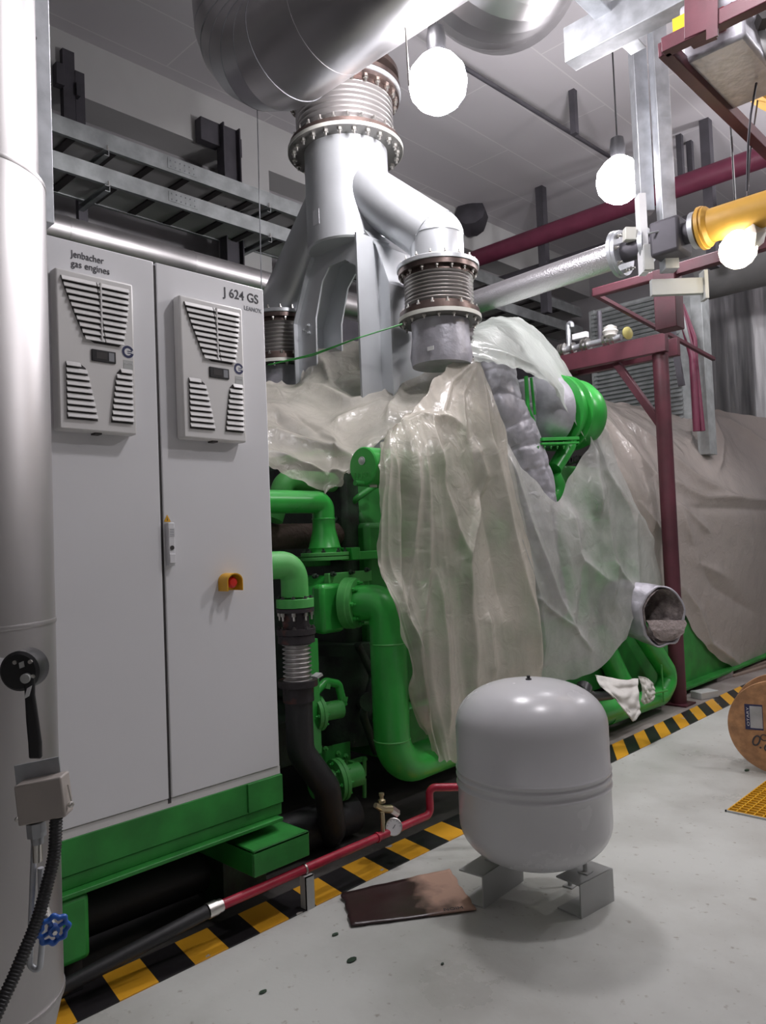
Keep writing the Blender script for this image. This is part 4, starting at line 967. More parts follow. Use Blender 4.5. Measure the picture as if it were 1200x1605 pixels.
# ================================================================== RED STEEL FRAME (post)
XP, YP = -2.73, 6.2
ztp = at(1035, 547, d=6.2).z; 
rfm = T('support_gantry', 'dark red painted post and beam frame standing beside the covered engine', 'steel frame', (XP, YP, 0))
MB().lathe([(.0635, .0), (.0635, ztp)], V(XP, YP, 0), n=36).build('post', maroon, rfm, smooth=35)
MB().box((XP-.1, YP-.1, 0.004), (XP+.1, YP+.1, .018)).build('base_plate', maroon, rfm)
bl = at(884, 590, y=YP).x
MB().box((bl, YP-.10, ztp), (XP+.09, YP-.03, ztp+.15)).build('beam', maroon, rfm, bevel=.004)
MB().box((bl, YP+.14, ztp), (XP+.09, YP+.20, ztp+.15)).build('beam', maroon, rfm, bevel=.004)
MB().box((bl+.02, YP-.03, ztp+.01), (bl+.06, YP+.2, ztp+.05)).build('tie_bar', maroon, rfm)
br0 = at(966, 572, y=YP); MB().beam(V(br0.x, YP, ztp), V(XP-.03, YP, at(1035, 665, y=YP).z), .06, .06, (0,1,0)).build('brace', maroon, rfm, bevel=.004)
us = T('support_gantry', 'dark red bracket frame above the post below the gas valve', 'steel frame', at(1030, 470, d=5.4))
q0 = at(1045, 428, d=5.6); q1 = at(930, 465, y=q0.y)
MB().beam(q0, V(q1.x, q0.y, q0.z+.0), .06, .07).build('arm', maroon, us, bevel=.01)
MB().beam(V(q1.x, q0.y, q0.z), V(q1.x+.04, q0.y+2.3, q0.z-.2), .035, .035).build('diagonal', maroon, us, bevel=.004)
MB().beam(q0+V(0,0,.02), V(q0.x, q0.y, q0.z-.42), .16, .14, (0,1,0)).build('hanger', maroon, us, bevel=.004)
MB().beam(q0, V(q0.x+2.8, q0.y, q0.z+.05), .07, .08).build('long_arm', maroon, us, bevel=.004)
# valve assembly lying on the beam
va2 = T('valve_assembly', 'row of small steel valves and fittings lying on the red beam', 'valve', V(at(930,550,y=YP).x, YP-.05, ztp+.15))
zb = ztp+.15+.062
def vx(u_): return at(u_, 550, y=YP-.02).x
MB().tube([V(vx(885), YP-.03, zb), V(vx(975), YP-.03, zb)], .028, 18).build('pipe_run', steel_ := galv, va2)
for u_, r_ in ((884, .062), (898, .05), (914, .058), (921, .058), (948, .052), (955, .052), (962, .045)):
    MB().lathe([(r_, 0), (r_, .02)], V(vx(u_), YP-.03, zb), (1,0,0), 24).build('flange', boltm, va2)
MB().lathe([(.06, 0), (.062, .035), (.05, .04)], V(vx(878), YP-.03, zb+.0), (1,0,0), 24).build('end_cap', boltm, va2)
MB().tube(fillet([V(vx(890), YP, zb), V(vx(890), YP, zb+.24), V(vx(896), YP, zb+.24), V(vx(896), YP, zb+.2)], .02), .022, 14).build('drain_bend', galv, va2)
MB().tube([V(vx(940), YP, zb), V(vx(940), YP, zb+.28)], .022, 14).build('riser', darkst, va2)
MB().box((vx(900), YP-.05, zb+.07), (vx(922), YP, zb+.12)).build('actuator', labelw, va2)
MB().lathe([(.055, 0), (.055, .008), (.02, .03)], V(vx(985), YP-.03, zb+.02), (1,-.4,0), 24).build('end_flange', paint('dull_yellow', (.5, .45, .15), .5), va2)
vs = MB(); 
o = at(956, 520, y=YP-.05); vs.lathe([(.005, -.06)]+[(.065*math.sin(PI*k/10)*(1+.15*math.sin(k*3)), -.06*math.cos(PI*k/10)) for k in range(1, 10)]+[(.005, .06)], o, (0,0,1), 14)
tag(vs.build('plastic_bag', cloth), 'small white plastic bag wrapped round a fitting on the red beam', 'plastic bag')
# big vertical red pipe + cable tray behind the frame, louvre panel
lv = T('louvre_panel', 'grey louvred air filter panel behind the red frame', 'louvre panel', (-4.1, 8.6, 2.2))
lx0, lx1 = at(930, 560, y=8.6).x, at(1066, 560, y=8.6).x; lz1 = at(960, 478, y=8.6).z; lz0 = 1.9
MB().box((lx0-.05, 8.62, lz0), (lx1+.25, 8.75, lz1)).build('panel_frame', galvl, lv, bevel=.004)
b = MB(); n = 44
for k in range(n):
    z_ = lz0+(lz1-lz0-.05)*k/n+.03; b.add([(lx0, 8.62, z_+.03), (lx1, 8.62, z_+.03), (lx1, 8.58, z_), (lx0, 8.58, z_), (lx0, 8.61, z_+.034), (lx1, 8.61, z_+.034), (lx1, 8.575, z_+.004), (lx0, 8.575, z_+.004)], [(0,1,2,3),(4,5,6,7),(0,4,7,3),(1,5,6,2),(0,1,5,4),(3,2,6,7)])
b.build('slats', galvl, lv)
MB().box((lx0+.0, 8.6, lz0), (lx0+.0+.03, 8.625, lz1)).build('edge_strip', galvl, lv)
steel('air_plenum', 'dark box opening left of the louvred panel', 'plenum')(MB().box((at(850,600,y=8.8).x, 8.8, 1.5), (lx0-.06, 9.6, at(900, 560, y=8.8).z)), dark)
fw = T('foil_enclosure', 'tall foil clad air duct with vertical folds at right background', 'duct', (-2.2, 9.8, 0))
G = []; x0_, x1_ = at(1092, 560, y=10.4).x, 1.5
zt_ = at(1150, 452, y=10.4).z
for i in range(2):
    row = []
    for j in range(161):
        x = x0_+(x1_-x0_)*j/160; row.append(V(x, 10.4+.04*noise.noise(V(x*4, 1, 2))-.05*max(0, math.sin(x*5.2))**8, zt_*i))
    G.append(row)
MB().grid(G).build('foil_face', foilm, fw, smooth=180)
MB().box((x0_, 10.42, 0), (x1_, 11.2, zt_-.01)).build('enclosure_box', foilm, fw)
steel('round_duct', 'dark grey round duct resting on the foil enclosure under the warm lamp', 'duct')(MB().tube([V(at(1105, 430, y=9.0).x, 9.0, at(1160, 425, y=9.0).z+.2), V(2, 9.0, at(1160, 425, y=9.0).z+.2)], .42, 36), paint('duct_grey', (.2, .2, .2), .6), 0)
cbp = at(1085, 560, y=7.6)
tag(MB().tube(fillet([at(1062, 470, y=7.6), at(1075, 520, y=7.6), at(1085, 560, y=7.6), V(cbp.x, 7.6, 2.4)], .2), .035, 14).tube(fillet([at(1068, 478, y=7.65), at(1088, 530, y=7.65), at(1090, 570, y=7.65), V(cbp.x+.04, 7.65, 2.4)], .2), .025, 14).build('cable_bundle', maroond), 'dark red cables curving down beside the louvred panel', 'cables')
tag(MB().grid([[at(1050, 463, y=7.55), at(1063, 473, y=7.55)], [at(1064, 500, y=7.55), at(1072, 495, y=7.55)], [at(1082, 546, y=7.55), at(1084, 545, y=7.55)]]).build('cable_guard', galvl, solid=.02), 'bent grey sheet guard beside the cable curve', 'sheet metal')
cpst = at(1096, 560, y=8.0)
steel('cable_duct', 'pale vertical steel duct between the cables and the foil enclosure', 'duct')(MB().box((cpst.x-.07, 8.0, 2.2), (cpst.x+.05, 8.2, at(1090, 450, y=8.0).z)), galvl)
tag(MB().beam(at(1046, 475, y=7.4), at(1068, 605, y=7.4), .03, .06).build('cable_channel', darkst), 'slim dark strip leaning in front of the louvred panel', 'strip')

# ================================================================== PLASTIC SHEETS
def crom(a, b, c_, d, t):
    return .5*((2*b)+(c_-a)*t+(2*a-5*b+4*c_-d)*t*t+(3*b-a-3*c_+d)*t**3)
def upsample(rows, nr, nc):
    A = np.array(rows, float)
    def up(A, n):
        m_ = A.shape[0]; out = []
        for k in range(n+1):
            s = (m_-1)*k/n; i = min(int(s), m_-2); t = s-i
            p0 = A[i-1] if i > 0 else 2*A[0]-A[1]; p3 = A[i+2] if i+2 < m_ else 2*A[m_-1]-A[m_-2]
            out.append(crom(p0, A[i], A[i+1], p3, t))
        return np.array(out)
    B = up(A, nr); B = up(B.transpose(1, 0, 2), nc).transpose(1, 0, 2); return B
def sheet(name, rows, mat, label, nr=120, nc=120, folds=9, amp=.03, seed=0, warp=.6, along='v', edge=0.0, creases=(), crink=.006):
    W_ = [[list(at(q[0], q[1], x=q[2])) for q in row] for row in rows]
    B = upsample(W_, nr, nc); R_, C_ = B.shape[:2]
    gu = np.gradient(B, axis=1); gv = np.gradient(B, axis=0); N_ = np.cross(gu, gv); N_ /= np.linalg.norm(N_, axis=2, keepdims=True)+1e-9
    D = B-np.array(CP); w_ = D @ np.array(FW); PU = 600+FPX*(D @ np.array(RC))/w_; PV = 802.5-FPX*(D @ np.array(UC))/w_
    CR = np.zeros_like(PU)
    for poly, wd_, am_ in creases:
        poly = [tuple(map(float, q)) for q in poly]; tot = sum(math.dist(poly[k], poly[k+1]) for k in range(len(poly)-1)); best = np.full_like(PU, 1e9); tt = np.zeros_like(PU); acc = 0
        for k in range(len(poly)-1):
            (ax_, ay_), (bx_, by_) = poly[k], poly[k+1]; L2 = (bx_-ax_)**2+(by_-ay_)**2
            f = np.clip(((PU-ax_)*(bx_-ax_)+(PV-ay_)*(by_-ay_))/L2, 0, 1); dd_ = np.hypot(PU-ax_-f*(bx_-ax_), PV-ay_-f*(by_-ay_))
            sel = dd_ < best; best = np.where(sel, dd_, best); tt = np.where(sel, (acc+f*L2**.5)/tot, tt); acc += L2**.5
        CR += am_*np.exp(-(best/wd_)**1.25)*np.clip(np.minimum(tt, 1-tt)*5+.35, 0, 1)
    G = []
    for i in range(R_):
        row = []
        for j in range(C_):
            s, t = j/(C_-1), i/(R_-1)
            a, c_ = (s, t) if along == 'v' else (t, s)
            ph = a*folds+warp*noise.noise(V(a*2, c_*1.6, seed))
            r1 = noise.noise(V(ph, c_*.7, seed+3.1)); r2 = 1-abs(noise.noise(V(ph*1.9+5, c_*1.1, seed+7.7)))*2.2
            r3 = noise.noise(V(ph*4+3, c_*3, seed+1.3)); r4 = noise.noise(Vector(B[i, j])*7+V(seed, 0, 0))
            r5 = noise.noise(V(a*2.3+seed, c_*1.7, seed+4.4)); tri = 1-abs(((ph*.5) % 1)*2-1)*1.0
            wgt = .35+.65*max(0, min(1, .5+1.6*noise.noise(V(a*3+9, c_*1.3, seed))))
            dsp = amp*(.8*r1+.5*(tri**1.6-.4)*wgt+.12*r2*wgt+.04*r3+.9*r5)+crink*r4
            dsp += CR[i, j]
            n_2 = Vector(N_[i, j]); p_ = Vector(B[i, j])
            if n_2.dot(CP-p_) < 0: n_2 = -n_2
            if edge and (s < .004 or s > .996 or t > .996 or t < .004):
                p_ = p_+V(0, 1, 0)*edge*noise.noise(V(s*14, t*14, seed))+V(0, 0, 1)*edge*noise.noise(V(s*17, t*17, seed+9))
            row.append(p_+n_2*dsp)
        G.append(row)
    return tag(MB().grid(G).build(name, mat, smooth=180, recalc=False), label, 'plastic sheet', 'dusty plastic dust sheets over the engine')
sheet('dust_sheet', [
 [(400,596,-4.1),(440,602,-4.1),(472,600,-4.1),(492,556,-4.1),(550,537,-4.0),(606,522,-3.8),(672,550,-3.4),(742,570,-3.0)],
 [(400,625,-3.7),(440,630,-3.7),(474,618,-3.75),(512,600,-3.8),(560,585,-3.7),(612,575,-3.6),(672,582,-3.2),(738,596,-2.92)],
 [(400,655,-3.3),(440,666,-3.3),(480,672,-3.3),(515,668,-3.3),(560,650,-3.3),(606,632,-3.25),(660,625,-3.0),(728,630,-2.9)],
 [(400,690,-3.1),(440,702,-3.1),(480,714,-3.1),(520,716,-3.1),(556,704,-3.0),(588,680,-2.98),(636,664,-2.95),(712,664,-2.9)],
 [(400,720,-3.0),(440,742,-3.0),(478,758,-2.98),(508,770,-2.96),(538,758,-2.93),(560,728,-2.9),(604,690,-2.92),(690,700,-2.9)]],
 pl_left, 'dusty plastic sheet draped over engine front between cabinet and green cap', folds=5, amp=.03, seed=2, along='h', creases=[([(420,610),(483,667),(533,700)],7,.035), ([(420,637),(467,670),(547,713)],8,.035), ([(483,607),(550,636),(600,626),(647,577)],10,.06), ([(517,607),(600,593),(653,573)],7,.03), ([(575,540),(572,585)],6,.04), ([(606,526),(600,570)],6,.03),
  ([(410,676),(483,700),(550,717)],9,.06), ([(423,712),(500,749),(550,750)],6,.03), ([(607,660),(633,613),(650,578)],6,.04), ([(517,667),(560,652),(613,637)],9,.05), ([(500,560),(520,610)],8,.03), ([(430,650),(470,690)],4,-.03), ([(440,625),(500,690)],5,-.03), ([(470,735),(505,755),(545,745)],4,.025), ([(640,535),(690,556),(738,572)],6,.03)], edge=.05)
sheet('dust_sheet', [
 [(596,700,-2.72),(608,678,-2.74),(626,664,-2.78),(658,630,-2.82),(690,585,-2.84),(722,562,-2.84),(748,570,-2.84)],
 [(595,745,-2.64),(612,715,-2.66),(645,690,-2.68),(685,680,-2.70),(720,664,-2.72),(752,655,-2.74),(786,665,-2.76)],
 [(594,805,-2.64),(620,790,-2.64),(655,785,-2.64),(697,790,-2.64),(738,785,-2.66),(776,780,-2.68),(812,775,-2.70)],
 [(590,880,-2.64),(620,885,-2.62),(655,890,-2.61),(702,890,-2.61),(748,885,-2.62),(788,875,-2.64),(828,870,-2.66)],
 [(616,948,-2.54),(640,975,-2.53),(668,990,-2.54),(708,990,-2.58),(752,985,-2.60),(795,980,-2.61),(838,975,-2.63)],
 [(642,1050,-2.53),(655,1080,-2.53),(674,1090,-2.53),(712,1090,-2.56),(756,1080,-2.58),(798,1075,-2.60),(842,1066,-2.62)],
 [(672,1150,-2.58),(682,1180,-2.56),(698,1192,-2.55),(722,1190,-2.55),(762,1150,-2.57),(800,1110,-2.60),(842,1072,-2.62)]],
 pl_mid, 'long plastic sheet hanging in folds behind the white tank', folds=7, amp=.035, seed=11, creases=[([(600,700),(600,760),(594,820),(592,940)],8,.03), ([(612,705),(628,770),(626,860),(624,945)],7,.025), ([(632,735),(638,800),(634,900),(640,1000)],8,-.06), ([(650,715),(646,800),(640,890),(635,960),(650,1040),(668,1130)],8,.055), ([(662,695),(668,800),(665,900),(655,1000)],6,.03),
  ([(675,660),(689,740),(709,800),(726,870),(729,955),(740,1080)],8,.055), ([(690,740),(714,810),(722,880)],8,-.035), ([(757,755),(746,812),(726,875)],5,.035), ([(743,700),(757,755)],7,.04), ([(762,700),(786,800),(803,883),(823,955),(838,1040)],9,.06), ([(748,750),(772,850),(790,960)],10,-.035),
  ([(738,568),(705,600),(690,655)],6,.03), ([(742,570),(722,620),(728,690)],5,.025), ([(746,572),(756,640),(768,730)],6,.03), ([(640,668),(660,655),(700,656),(718,664)],6,.035), ([(580,692),(610,675),(640,666)],6,.03), ([(680,900),(690,1000),(700,1150)],7,.03), ([(760,960),(766,1060)],8,.035), ([(660,1000),(672,1100),(690,1190)],5,-.03)], warp=.9, edge=.03, nr=190, nc=200)
sheet('dust_sheet', [
 [(742,572,-2.88),(770,640,-2.80),(796,706,-2.74),(830,748,-2.74),(868,788,-2.76),(895,742,-2.82),(918,695,-2.86),(906,606,-3.0)],
 [(750,700,-2.76),(782,760,-2.72),(815,800,-2.70),(850,830,-2.70),(890,850,-2.72),(922,820,-2.76),(950,780,-2.8),(950,690,-2.90)],
 [(745,850,-2.72),(785,880,-2.69),(832,900,-2.68),(875,915,-2.68),(915,925,-2.70),(950,900,-2.72),(980,870,-2.76),(998,800,-2.84)],
 [(742,980,-2.70),(790,990,-2.68),(845,1000,-2.67),(890,1005,-2.67),(930,995,-2.69),(968,965,-2.70),(996,930,-2.72),(1030,890,-2.80)],
 [(742,1090,-2.68),(795,1086,-2.66),(850,1074,-2.65),(900,1064,-2.65),(942,1046,-2.66),(980,1002,-2.68),(1002,955,-2.70),(1034,925,-2.78)]],
 pl_clear, 'clear plastic sheet hanging under the turbocharger opening', folds=5.5, amp=.03, seed=21, creases=[([(785,700),(797,740),(823,830),(870,935),(905,990)],8,.045), ([(888,796),(905,870),(940,905),(957,913)],9,.045), ([(940,740),(949,805),(961,890),(961,950)],6,.04), ([(922,700),(928,750),(937,815)],7,.045), ([(930,690),(948,740),(992,805),(1030,870)],6,.04), ([(957,880),(985,915),(1005,940)],6,.03),
  ([(827,935),(897,983),(925,1020)],4,.025), ([(907,620),(932,664),(970,712),(1020,770)],6,.045), ([(914,671),(929,730),(936,803)],6,.04), ([(860,800),(880,880),(885,960)],8,-.03), ([(800,820),(835,930),(850,1040)],8,.035), ([(912,840),(918,920),(905,1000)],8,-.03), ([(990,800),(995,880),(1000,930)],6,.03)], warp=.9, edge=.03, nr=170, nc=190)
sheet('dust_sheet', [
 [(742,505,-3.3),(775,496,-3.3),(815,500,-3.3),(850,526,-3.3),(884,568,-3.2),(906,606,-3.05),(922,650,-2.95)],
 [(742,520,-3.0),(772,515,-3.0),(806,522,-3.0),(840,548,-3.0),(872,584,-2.95),(898,618,-2.92),(920,660,-2.88)],
 [(738,540,-2.84),(765,545,-2.84),(798,555,-2.82),(828,568,-2.82),(860,592,-2.80),(888,630,-2.82),(917,680,-2.84)],
 [(742,568,-2.80),(768,572,-2.78),(800,580,-2.76),(830,590,-2.76),(858,606,-2.76),(884,640,-2.80),(917,690,-2.84)]],
 pl_dome, 'greenish plastic sheet arching over the turbocharger beside right bellows', folds=3, amp=.03, seed=31, creases=[([(760,547),(833,576),(880,625)],5,.02), ([(800,505),(845,540),(880,590),(905,650)],7,.025), ([(770,510),(820,550)],5,.02), ([(745,560),(790,580),(835,588)],3,.015)], along='h', edge=.02, nr=70, nc=110)
sheet('dust_sheet', [
 [(902,604,-3.6),(962,630,-3.8),(1020,640,-3.9),(1060,646,-3.7),(1105,642,-3.5),(1160,650,-3.3),(1235,660,-3.0)],
 [(915,640,-3.2),(965,665,-3.25),(1022,685,-3.2),(1064,700,-3.2),(1110,700,-3.2),(1165,705,-3.2),(1235,710,-2.95)],
 [(948,710,-2.95),(988,745,-2.92),(1034,770,-2.92),(1070,783,-2.92),(1112,784,-2.92),(1168,782,-2.92),(1235,782,-2.90)],
 [(985,790,-2.88),(1018,820,-2.87),(1048,845,-2.87),(1078,860,-2.87),(1118,870,-2.88),(1172,870,-2.88),(1236,870,-2.88)],
 [(1015,860,-2.86),(1040,890,-2.86),(1060,920,-2.85),(1092,945,-2.86),(1128,965,-2.87),(1176,975,-2.88),(1238,980,-2.88)],
 [(1030,915,-2.85),(1050,932,-2.85),(1070,950,-2.85),(1102,1005,-2.86),(1140,1042,-2.86),(1182,1055,-2.87),(1240,1062,-2.88)]],
 pl_beige, 'large beige dust sheet covering the generator behind red post', folds=3.5, amp=.04, seed=41, creases=[([(1082,655),(1080,695)],5,.04), ([(1112,648),(1127,693),(1122,740)],6,.05), ([(1127,655),(1165,675),(1210,705)],6,.04), ([(1040,745),(1070,768),(1100,780),(1210,786)],5,.05), ([(1060,790),(1110,835)],5,.03), ([(918,620),(965,660),(1017,695),(1090,752),(1145,781)],6,.06),
  ([(935,650),(990,720),(1040,770)],6,.05), ([(1061,796),(1096,883),(1135,905)],9,.04), ([(1065,913),(1096,957),(1113,1008),(1156,1043)],7,.045), ([(1000,790),(1040,850),(1065,930)],6,.04), ([(950,640),(1010,650),(1060,655)],5,.03), ([(1075,840),(1120,920),(1180,960)],9,-.03), ([(1080,795),(1210,800)],5,-.03)], warp=.9, edge=.03, nr=170, nc=190)
# hidden mass under the beige sheet
MB().box((-4.6, 7.2, .5), (-3.4, 9.4, 2.0)).build('generator_casing', dgreen, eng, bevel=.05)
# open end of a wool lined jacket
jk = T('insulation_sleeve', 'open wool lined insulation sleeve sticking out in front of red post', 'insulation sleeve', at(1038, 962, d=5.75))
c0 = at(1040, 962, d=5.7); axv = (-FW*.75+RC*.55-UC*.1).normalized(); a, b2, c3 = frame(axv)
vs = []; fs = []; n = 48; m_ = 14
for i in range(m_):
    for k in range(n):
        t = 2*PI*k/n; f = i/(m_-1)
        r_ = .175*(1+.10*noise.noise(V(math.cos(t)*2, math.sin(t)*2, f*2)))+(.0)
        o = (UC*math.sin(t)*1.18+RC*math.cos(t)*.92)*r_
        if math.sin(t) < -.6: o += UC*(-.04)*(1-f)
        vs.append(c0+o-axv*(.28*f)-RC*.10*f)
for i in range(m_-1):
    for k in range(n): k2 = (k+1) % n; fs.append((i*n+k, i*n+k2, (i+1)*n+k2, (i+1)*n+k))
MB().add(vs, fs).build('outer_cover', wrap, jk, smooth=180, solid=.012)
vs2 = [c0+axv*.004*(1 if i < n else 0)+(v-c0)*(.90 if i < n else .86) for i, v in enumerate(vs)]
MB().add(vs2, fs+[tuple((m_-1)*n+k for k in range(n))]).build('wool_lining', wrapr, jk, smooth=180)
MB().grid([[c0+RC*(.150*(-1+2*j/12)*math.sqrt(max(0, 1-((.045+.155*i/7)/.205)**2))+.004)-UC*(.045+.155*i/7)+axv*(.012+.022*noise.noise(V(j*.6, i*.7, 3))+.02*math.sin(i/7*PI)) for j in range(13)] for i in range(8)]).build('torn_flap', paint('wool_light', (.33, .28, .27), .9, bump=1, bscale=50), jk, smooth=180)

# rag hanging on pipes
def rag(name, rows, d0, lab, mat, seed):
    A = [[list(at(u_, v_, d=dd_)) for u_, v_, dd_ in r_] for r_ in rows]; B = upsample(A, 36, 36)
    G = [[Vector(B[i, j])-FW*.03*noise.noise(V(i*.18, j*.14, seed)) for j in range(B.shape[1])] for i in range(B.shape[0])]
    return tag(MB().grid(G).build(name, mat, smooth=180, solid=.003), lab, 'rag')
rag('rag', [[(932,1058,5.25),(955,1062,5.2),(978,1066,5.2),(1000,1064,5.25)], [(940,1075,5.15),(962,1084,5.1),(980,1088,5.1),(1000,1082,5.15)], [(962,1092,5.08),(974,1108,5.05),(984,1112,5.05),(1002,1105,5.1)], [(985,1112,5.06),(990,1128,5.04),(994,1130,5.04),(1004,1118,5.06)]], 5.1, 'crumpled white rag hanging off the green pipe right of the tank', cloth, 5)
rag('plastic_scrap', [[(1000,1060,5.3),(1012,1062,5.3),(1024,1072,5.3)], [(1006,1080,5.25),(1014,1086,5.2),(1026,1088,5.25)], [(1004,1100,5.2),(1012,1104,5.2),(1024,1098,5.2)]], 5.1, 'small clear plastic scrap beside the white rag', glassm, 8)

# ================================================================== WHITE TANK
TX, TY = None, None
tb_ = at(835, 1215, d=3.03); TX, TY = tb_.x, tb_.y; TR = .297
tk = T('expansion_tank', 'white cylindrical pressure tank with domed ends and three beads', 'tank', (TX, TY, .12))
zT, zB = .872, .165
def zt_tank(v): return zat(v, TX, TY)
prof = []
hd = .17
for k in range(13):
    t = PI/2*k/12; prof.append((TR*math.sin(t)**.80 if k else .001, zB+hd*(1-math.cos(t))))
zr1, zr2, zr3 = .515, .535, .56
def bead(z_): return [(TR, z_-.010), (TR+.005, z_-.004), (TR+.006, z_), (TR+.005, z_+.004), (TR, z_+.010)]
prof += bead(.478)+bead(.512)+bead(.537)
for k in range(12, -1, -1):
    t = PI/2*k/12; prof.append((TR*math.sin(t)**.80 if k else .001, zT-hd*(1-math.cos(t))))
MB().lathe(prof, V(TX, TY, 0), n=80).build('vessel', tankw, tk, smooth=50)
MB().lathe([(.012, zT-.004), (.012, zT+.004), (.007, zT+.006), (.007, zT+.016), (.003, zT+.017)], V(TX, TY, 0), n=16).build('air_valve', blackp, tk)
fL, fR, fBk = at(764, 1352, d=2.97), at(910, 1364, d=2.93), None
for f_ in (V(TX-.17, TY-.12, 0), V(TX+.10, TY+.16, 0), V(TX+.05, TY-.2, 0)):
    pass
# stands: two grey channels
def stand(cx_, cy_2, ang, ln, lab):
    t = T('channel_stand', lab, 'stand', (cx_, cy_2, 0), 'grey channel blocks under the tank')
    d_ = V(math.cos(ang), math.sin(ang), 0); s_ = V(-math.sin(ang), math.cos(ang), 0); h_ = .125; w_ = .055; c_ = V(cx_, cy_2, 0)
    MB().obox(c_+s_*(-w_)+V(0,0,h_/2), d_*ln/2, s_*.003, (0,0,h_/2)).build('web', chan, t)
    MB().obox(c_+V(0,0,h_-.003), d_*ln/2, s_*w_, (0,0,.003)).build('top_flange', chan, t)
    MB().obox(c_+V(0,0,.003), d_*ln/2, s_*w_, (0,0,.003)).build('bottom_flange', chan, t)
    return t
s1 = at(911, 1440, z=0); s2 = at(961, 1412, z=0)
vv_ = (s2-s1); an = math.atan2(vv_.y, vv_.x); lnn = vv_.length
cen_ = (s1+s2)/2; nrm = V(-math.sin(an), math.cos(an), 0)
stand(cen_.x+nrm.x*.055, cen_.y+nrm.y*.055, an, lnn*1.02, 'grey channel stand under the tank, right one nearest camera')
s3 = at(757, 1425, z=0); s4 = at(820, 1380, z=0); vv_ = (s4-s3); an2 = math.atan2(vv_.y, vv_.x); cen2 = (s3+s4)/2; nrm2 = V(-math.sin(an2), math.cos(an2), 0)
stand(cen2.x+nrm2.x*.055, cen2.y+nrm2.y*.055, an2, .30, 'grey channel stand under the tank, left one next to cardboard')
for c_, up_ in ((cen_+nrm*.05, 1), (cen2+nrm2*.05, 1), (V(TX+.02, TY+.20, 0), 0)):
    z_ = .125 if up_ else 0
    dirv = V(TX-c_.x, TY-c_.y, 0).normalized()
    MB().tube([V(c_.x, c_.y, z_+.003), V(c_.x, c_.y, .26)], .009, 10).box((c_.x-.022, c_.y-.022, z_), (c_.x+.022, c_.y+.022, z_+.005)).build('leg', chan, tk)

# ================================================================== SMALL THINGS ON THE FLOOR
ca = [at(550,1450,z=.012), at(536,1402,z=.012), at(704,1364,z=.012), at(746,1424,z=.012)]
cbx = T('cardboard_sheet', 'oil soaked flattened cardboard lying on the floor left of the tank', 'cardboard', ca[1])
G = []
off0 = ca[1]
for i in range(15):
    row = []
    for j in range(29):
        s, t = j/28, i/14; p_ = ca[1].lerp(ca[2], s).lerp(ca[0].lerp(ca[3], s), t)
        e = .012*noise.noise(V(s*9, t*6, 2)) if (i in (0, 14) or j in (0, 28)) else 0
        row.append(p_+V(e, e, .006*noise.noise(V(s*3, t*3, 1))+.008*(1-t)**4))
    G.append(row)
MB().grid(G).build('board', cardboardm, cbx, smooth=180, solid=-.006)
p_ = ca[0].lerp(ca[3], .74); dr_ = (ca[3]-ca[0]).normalized()
text('lettering', 'NOIM', .028, print_k, cbx, p_+V(0,0,.004)+UP.cross(dr_)*.006, dr_, UP.cross(dr_), ext=.0004, fit=.075)
# gauge and valve on the red line
rdz = .148
def rp(u_, v_, z_): return at(u_, v_, z=z_)
r0_ = rp(345, 1418, rdz); r1_ = rp(680, 1278, rdz)
rl = T('hose_line', 'thin red pipe clipped along the striped tape ending in black hose', 'pipe', r0_)
corner = rp(680, 1278, rdz); xr = r0_.x
corner = V((r0_.x+corner.x)/2-.008, corner.y, rdz)
r0_ = V(corner.x, r0_.y, rdz)
MB().tube(fillet([r0_, corner, corner+V(0,0,.125), V(corner.x+.25, corner.y+.25, rdz+.115)], .03, 6), .018, 20).build('red_pipe', red, rl, smooth=60)
MB().tube([r0_+V(0,0,0), r0_-V(0,.02,0), r0_-V(0,.021,0), r0_-V(0,.06,0)], [.024, .024, .027, .027], 12).build('coupling', boltm, rl)
MB().tube([r0_-V(0,.06,0), V(r0_.x-.09, .85, .045)], .024, 18).build('black_hose', black, rl)
hs = V(r0_.x-.075, 1.0, .067)
MB().tube([hs, hs-V(0,.035,0), hs-V(0,.036,0), hs-V(0,.07,0)], [.029, .029, .024, .024], 14).build('coupling', boltm, rl)
MB().tube([hs-V(0,.07,0), hs-V(0,.25,0)], .018, 16).build('red_pipe', red, rl)
gp = at(617, 1296, x=corner.x+.02)
MB().lathe([(.022, -.012), (.022, 0), (.020, .002)], V(corner.x, gp.y-.08, rdz), (0,1,0), 20).build('pipe_ring', red, rl)
MB().tube([V(corner.x, gp.y-.05, rdz), V(corner.x, gp.y-.05, rdz+.10)], .010, 12).build('gauge_riser', brass, rl)
pg = T('pressure_gauge', 'round white faced pressure gauge on the red floor pipe', 'gauge', V(corner.x, gp.y, gp.z))
gax = (CP-gp).normalized()
MB().lathe([(.038, -.022), (.038, .004), (.035, .006), (.035, .002)], gp, gax, 36).build('gauge_case', boltm, pg, smooth=35)
MB().disc(gp+gax*.003, gax, .0345, .001, 32).build('dial', labelw, pg)
MB().obox(gp+gax*.006, RC*.006+UC*.010, (RC*.8-UC*.5)*.0012, gax*.0008).build('needle', print_k, pg)
for k in range(11):
    t = math.radians(225-27*k); MB().obox(gp+gax*.0045+(RC*math.cos(t)+UC*math.sin(t))*.029, (RC*math.cos(t)+UC*math.sin(t))*.003, (RC*-math.sin(t)+UC*math.cos(t))*.0007, gax*.0004).build('tick', print_k, pg)
nv = T('needle_valve', 'small brass needle valve standing above the pressure gauge', 'valve', at(598, 1275, x=corner.x-.02))
np_ = lambda u_, v_: at(u_, v_, x=corner.x-.02)
MB().tube([np_(600, 1290), np_(598, 1270), np_(598, 1262)], .011, 12).build('stem', brass, nv)
MB().tube([np_(588, 1262), np_(600, 1268), np_(612, 1268)], [.011, .017, .018], 14).build('body', brass, nv)
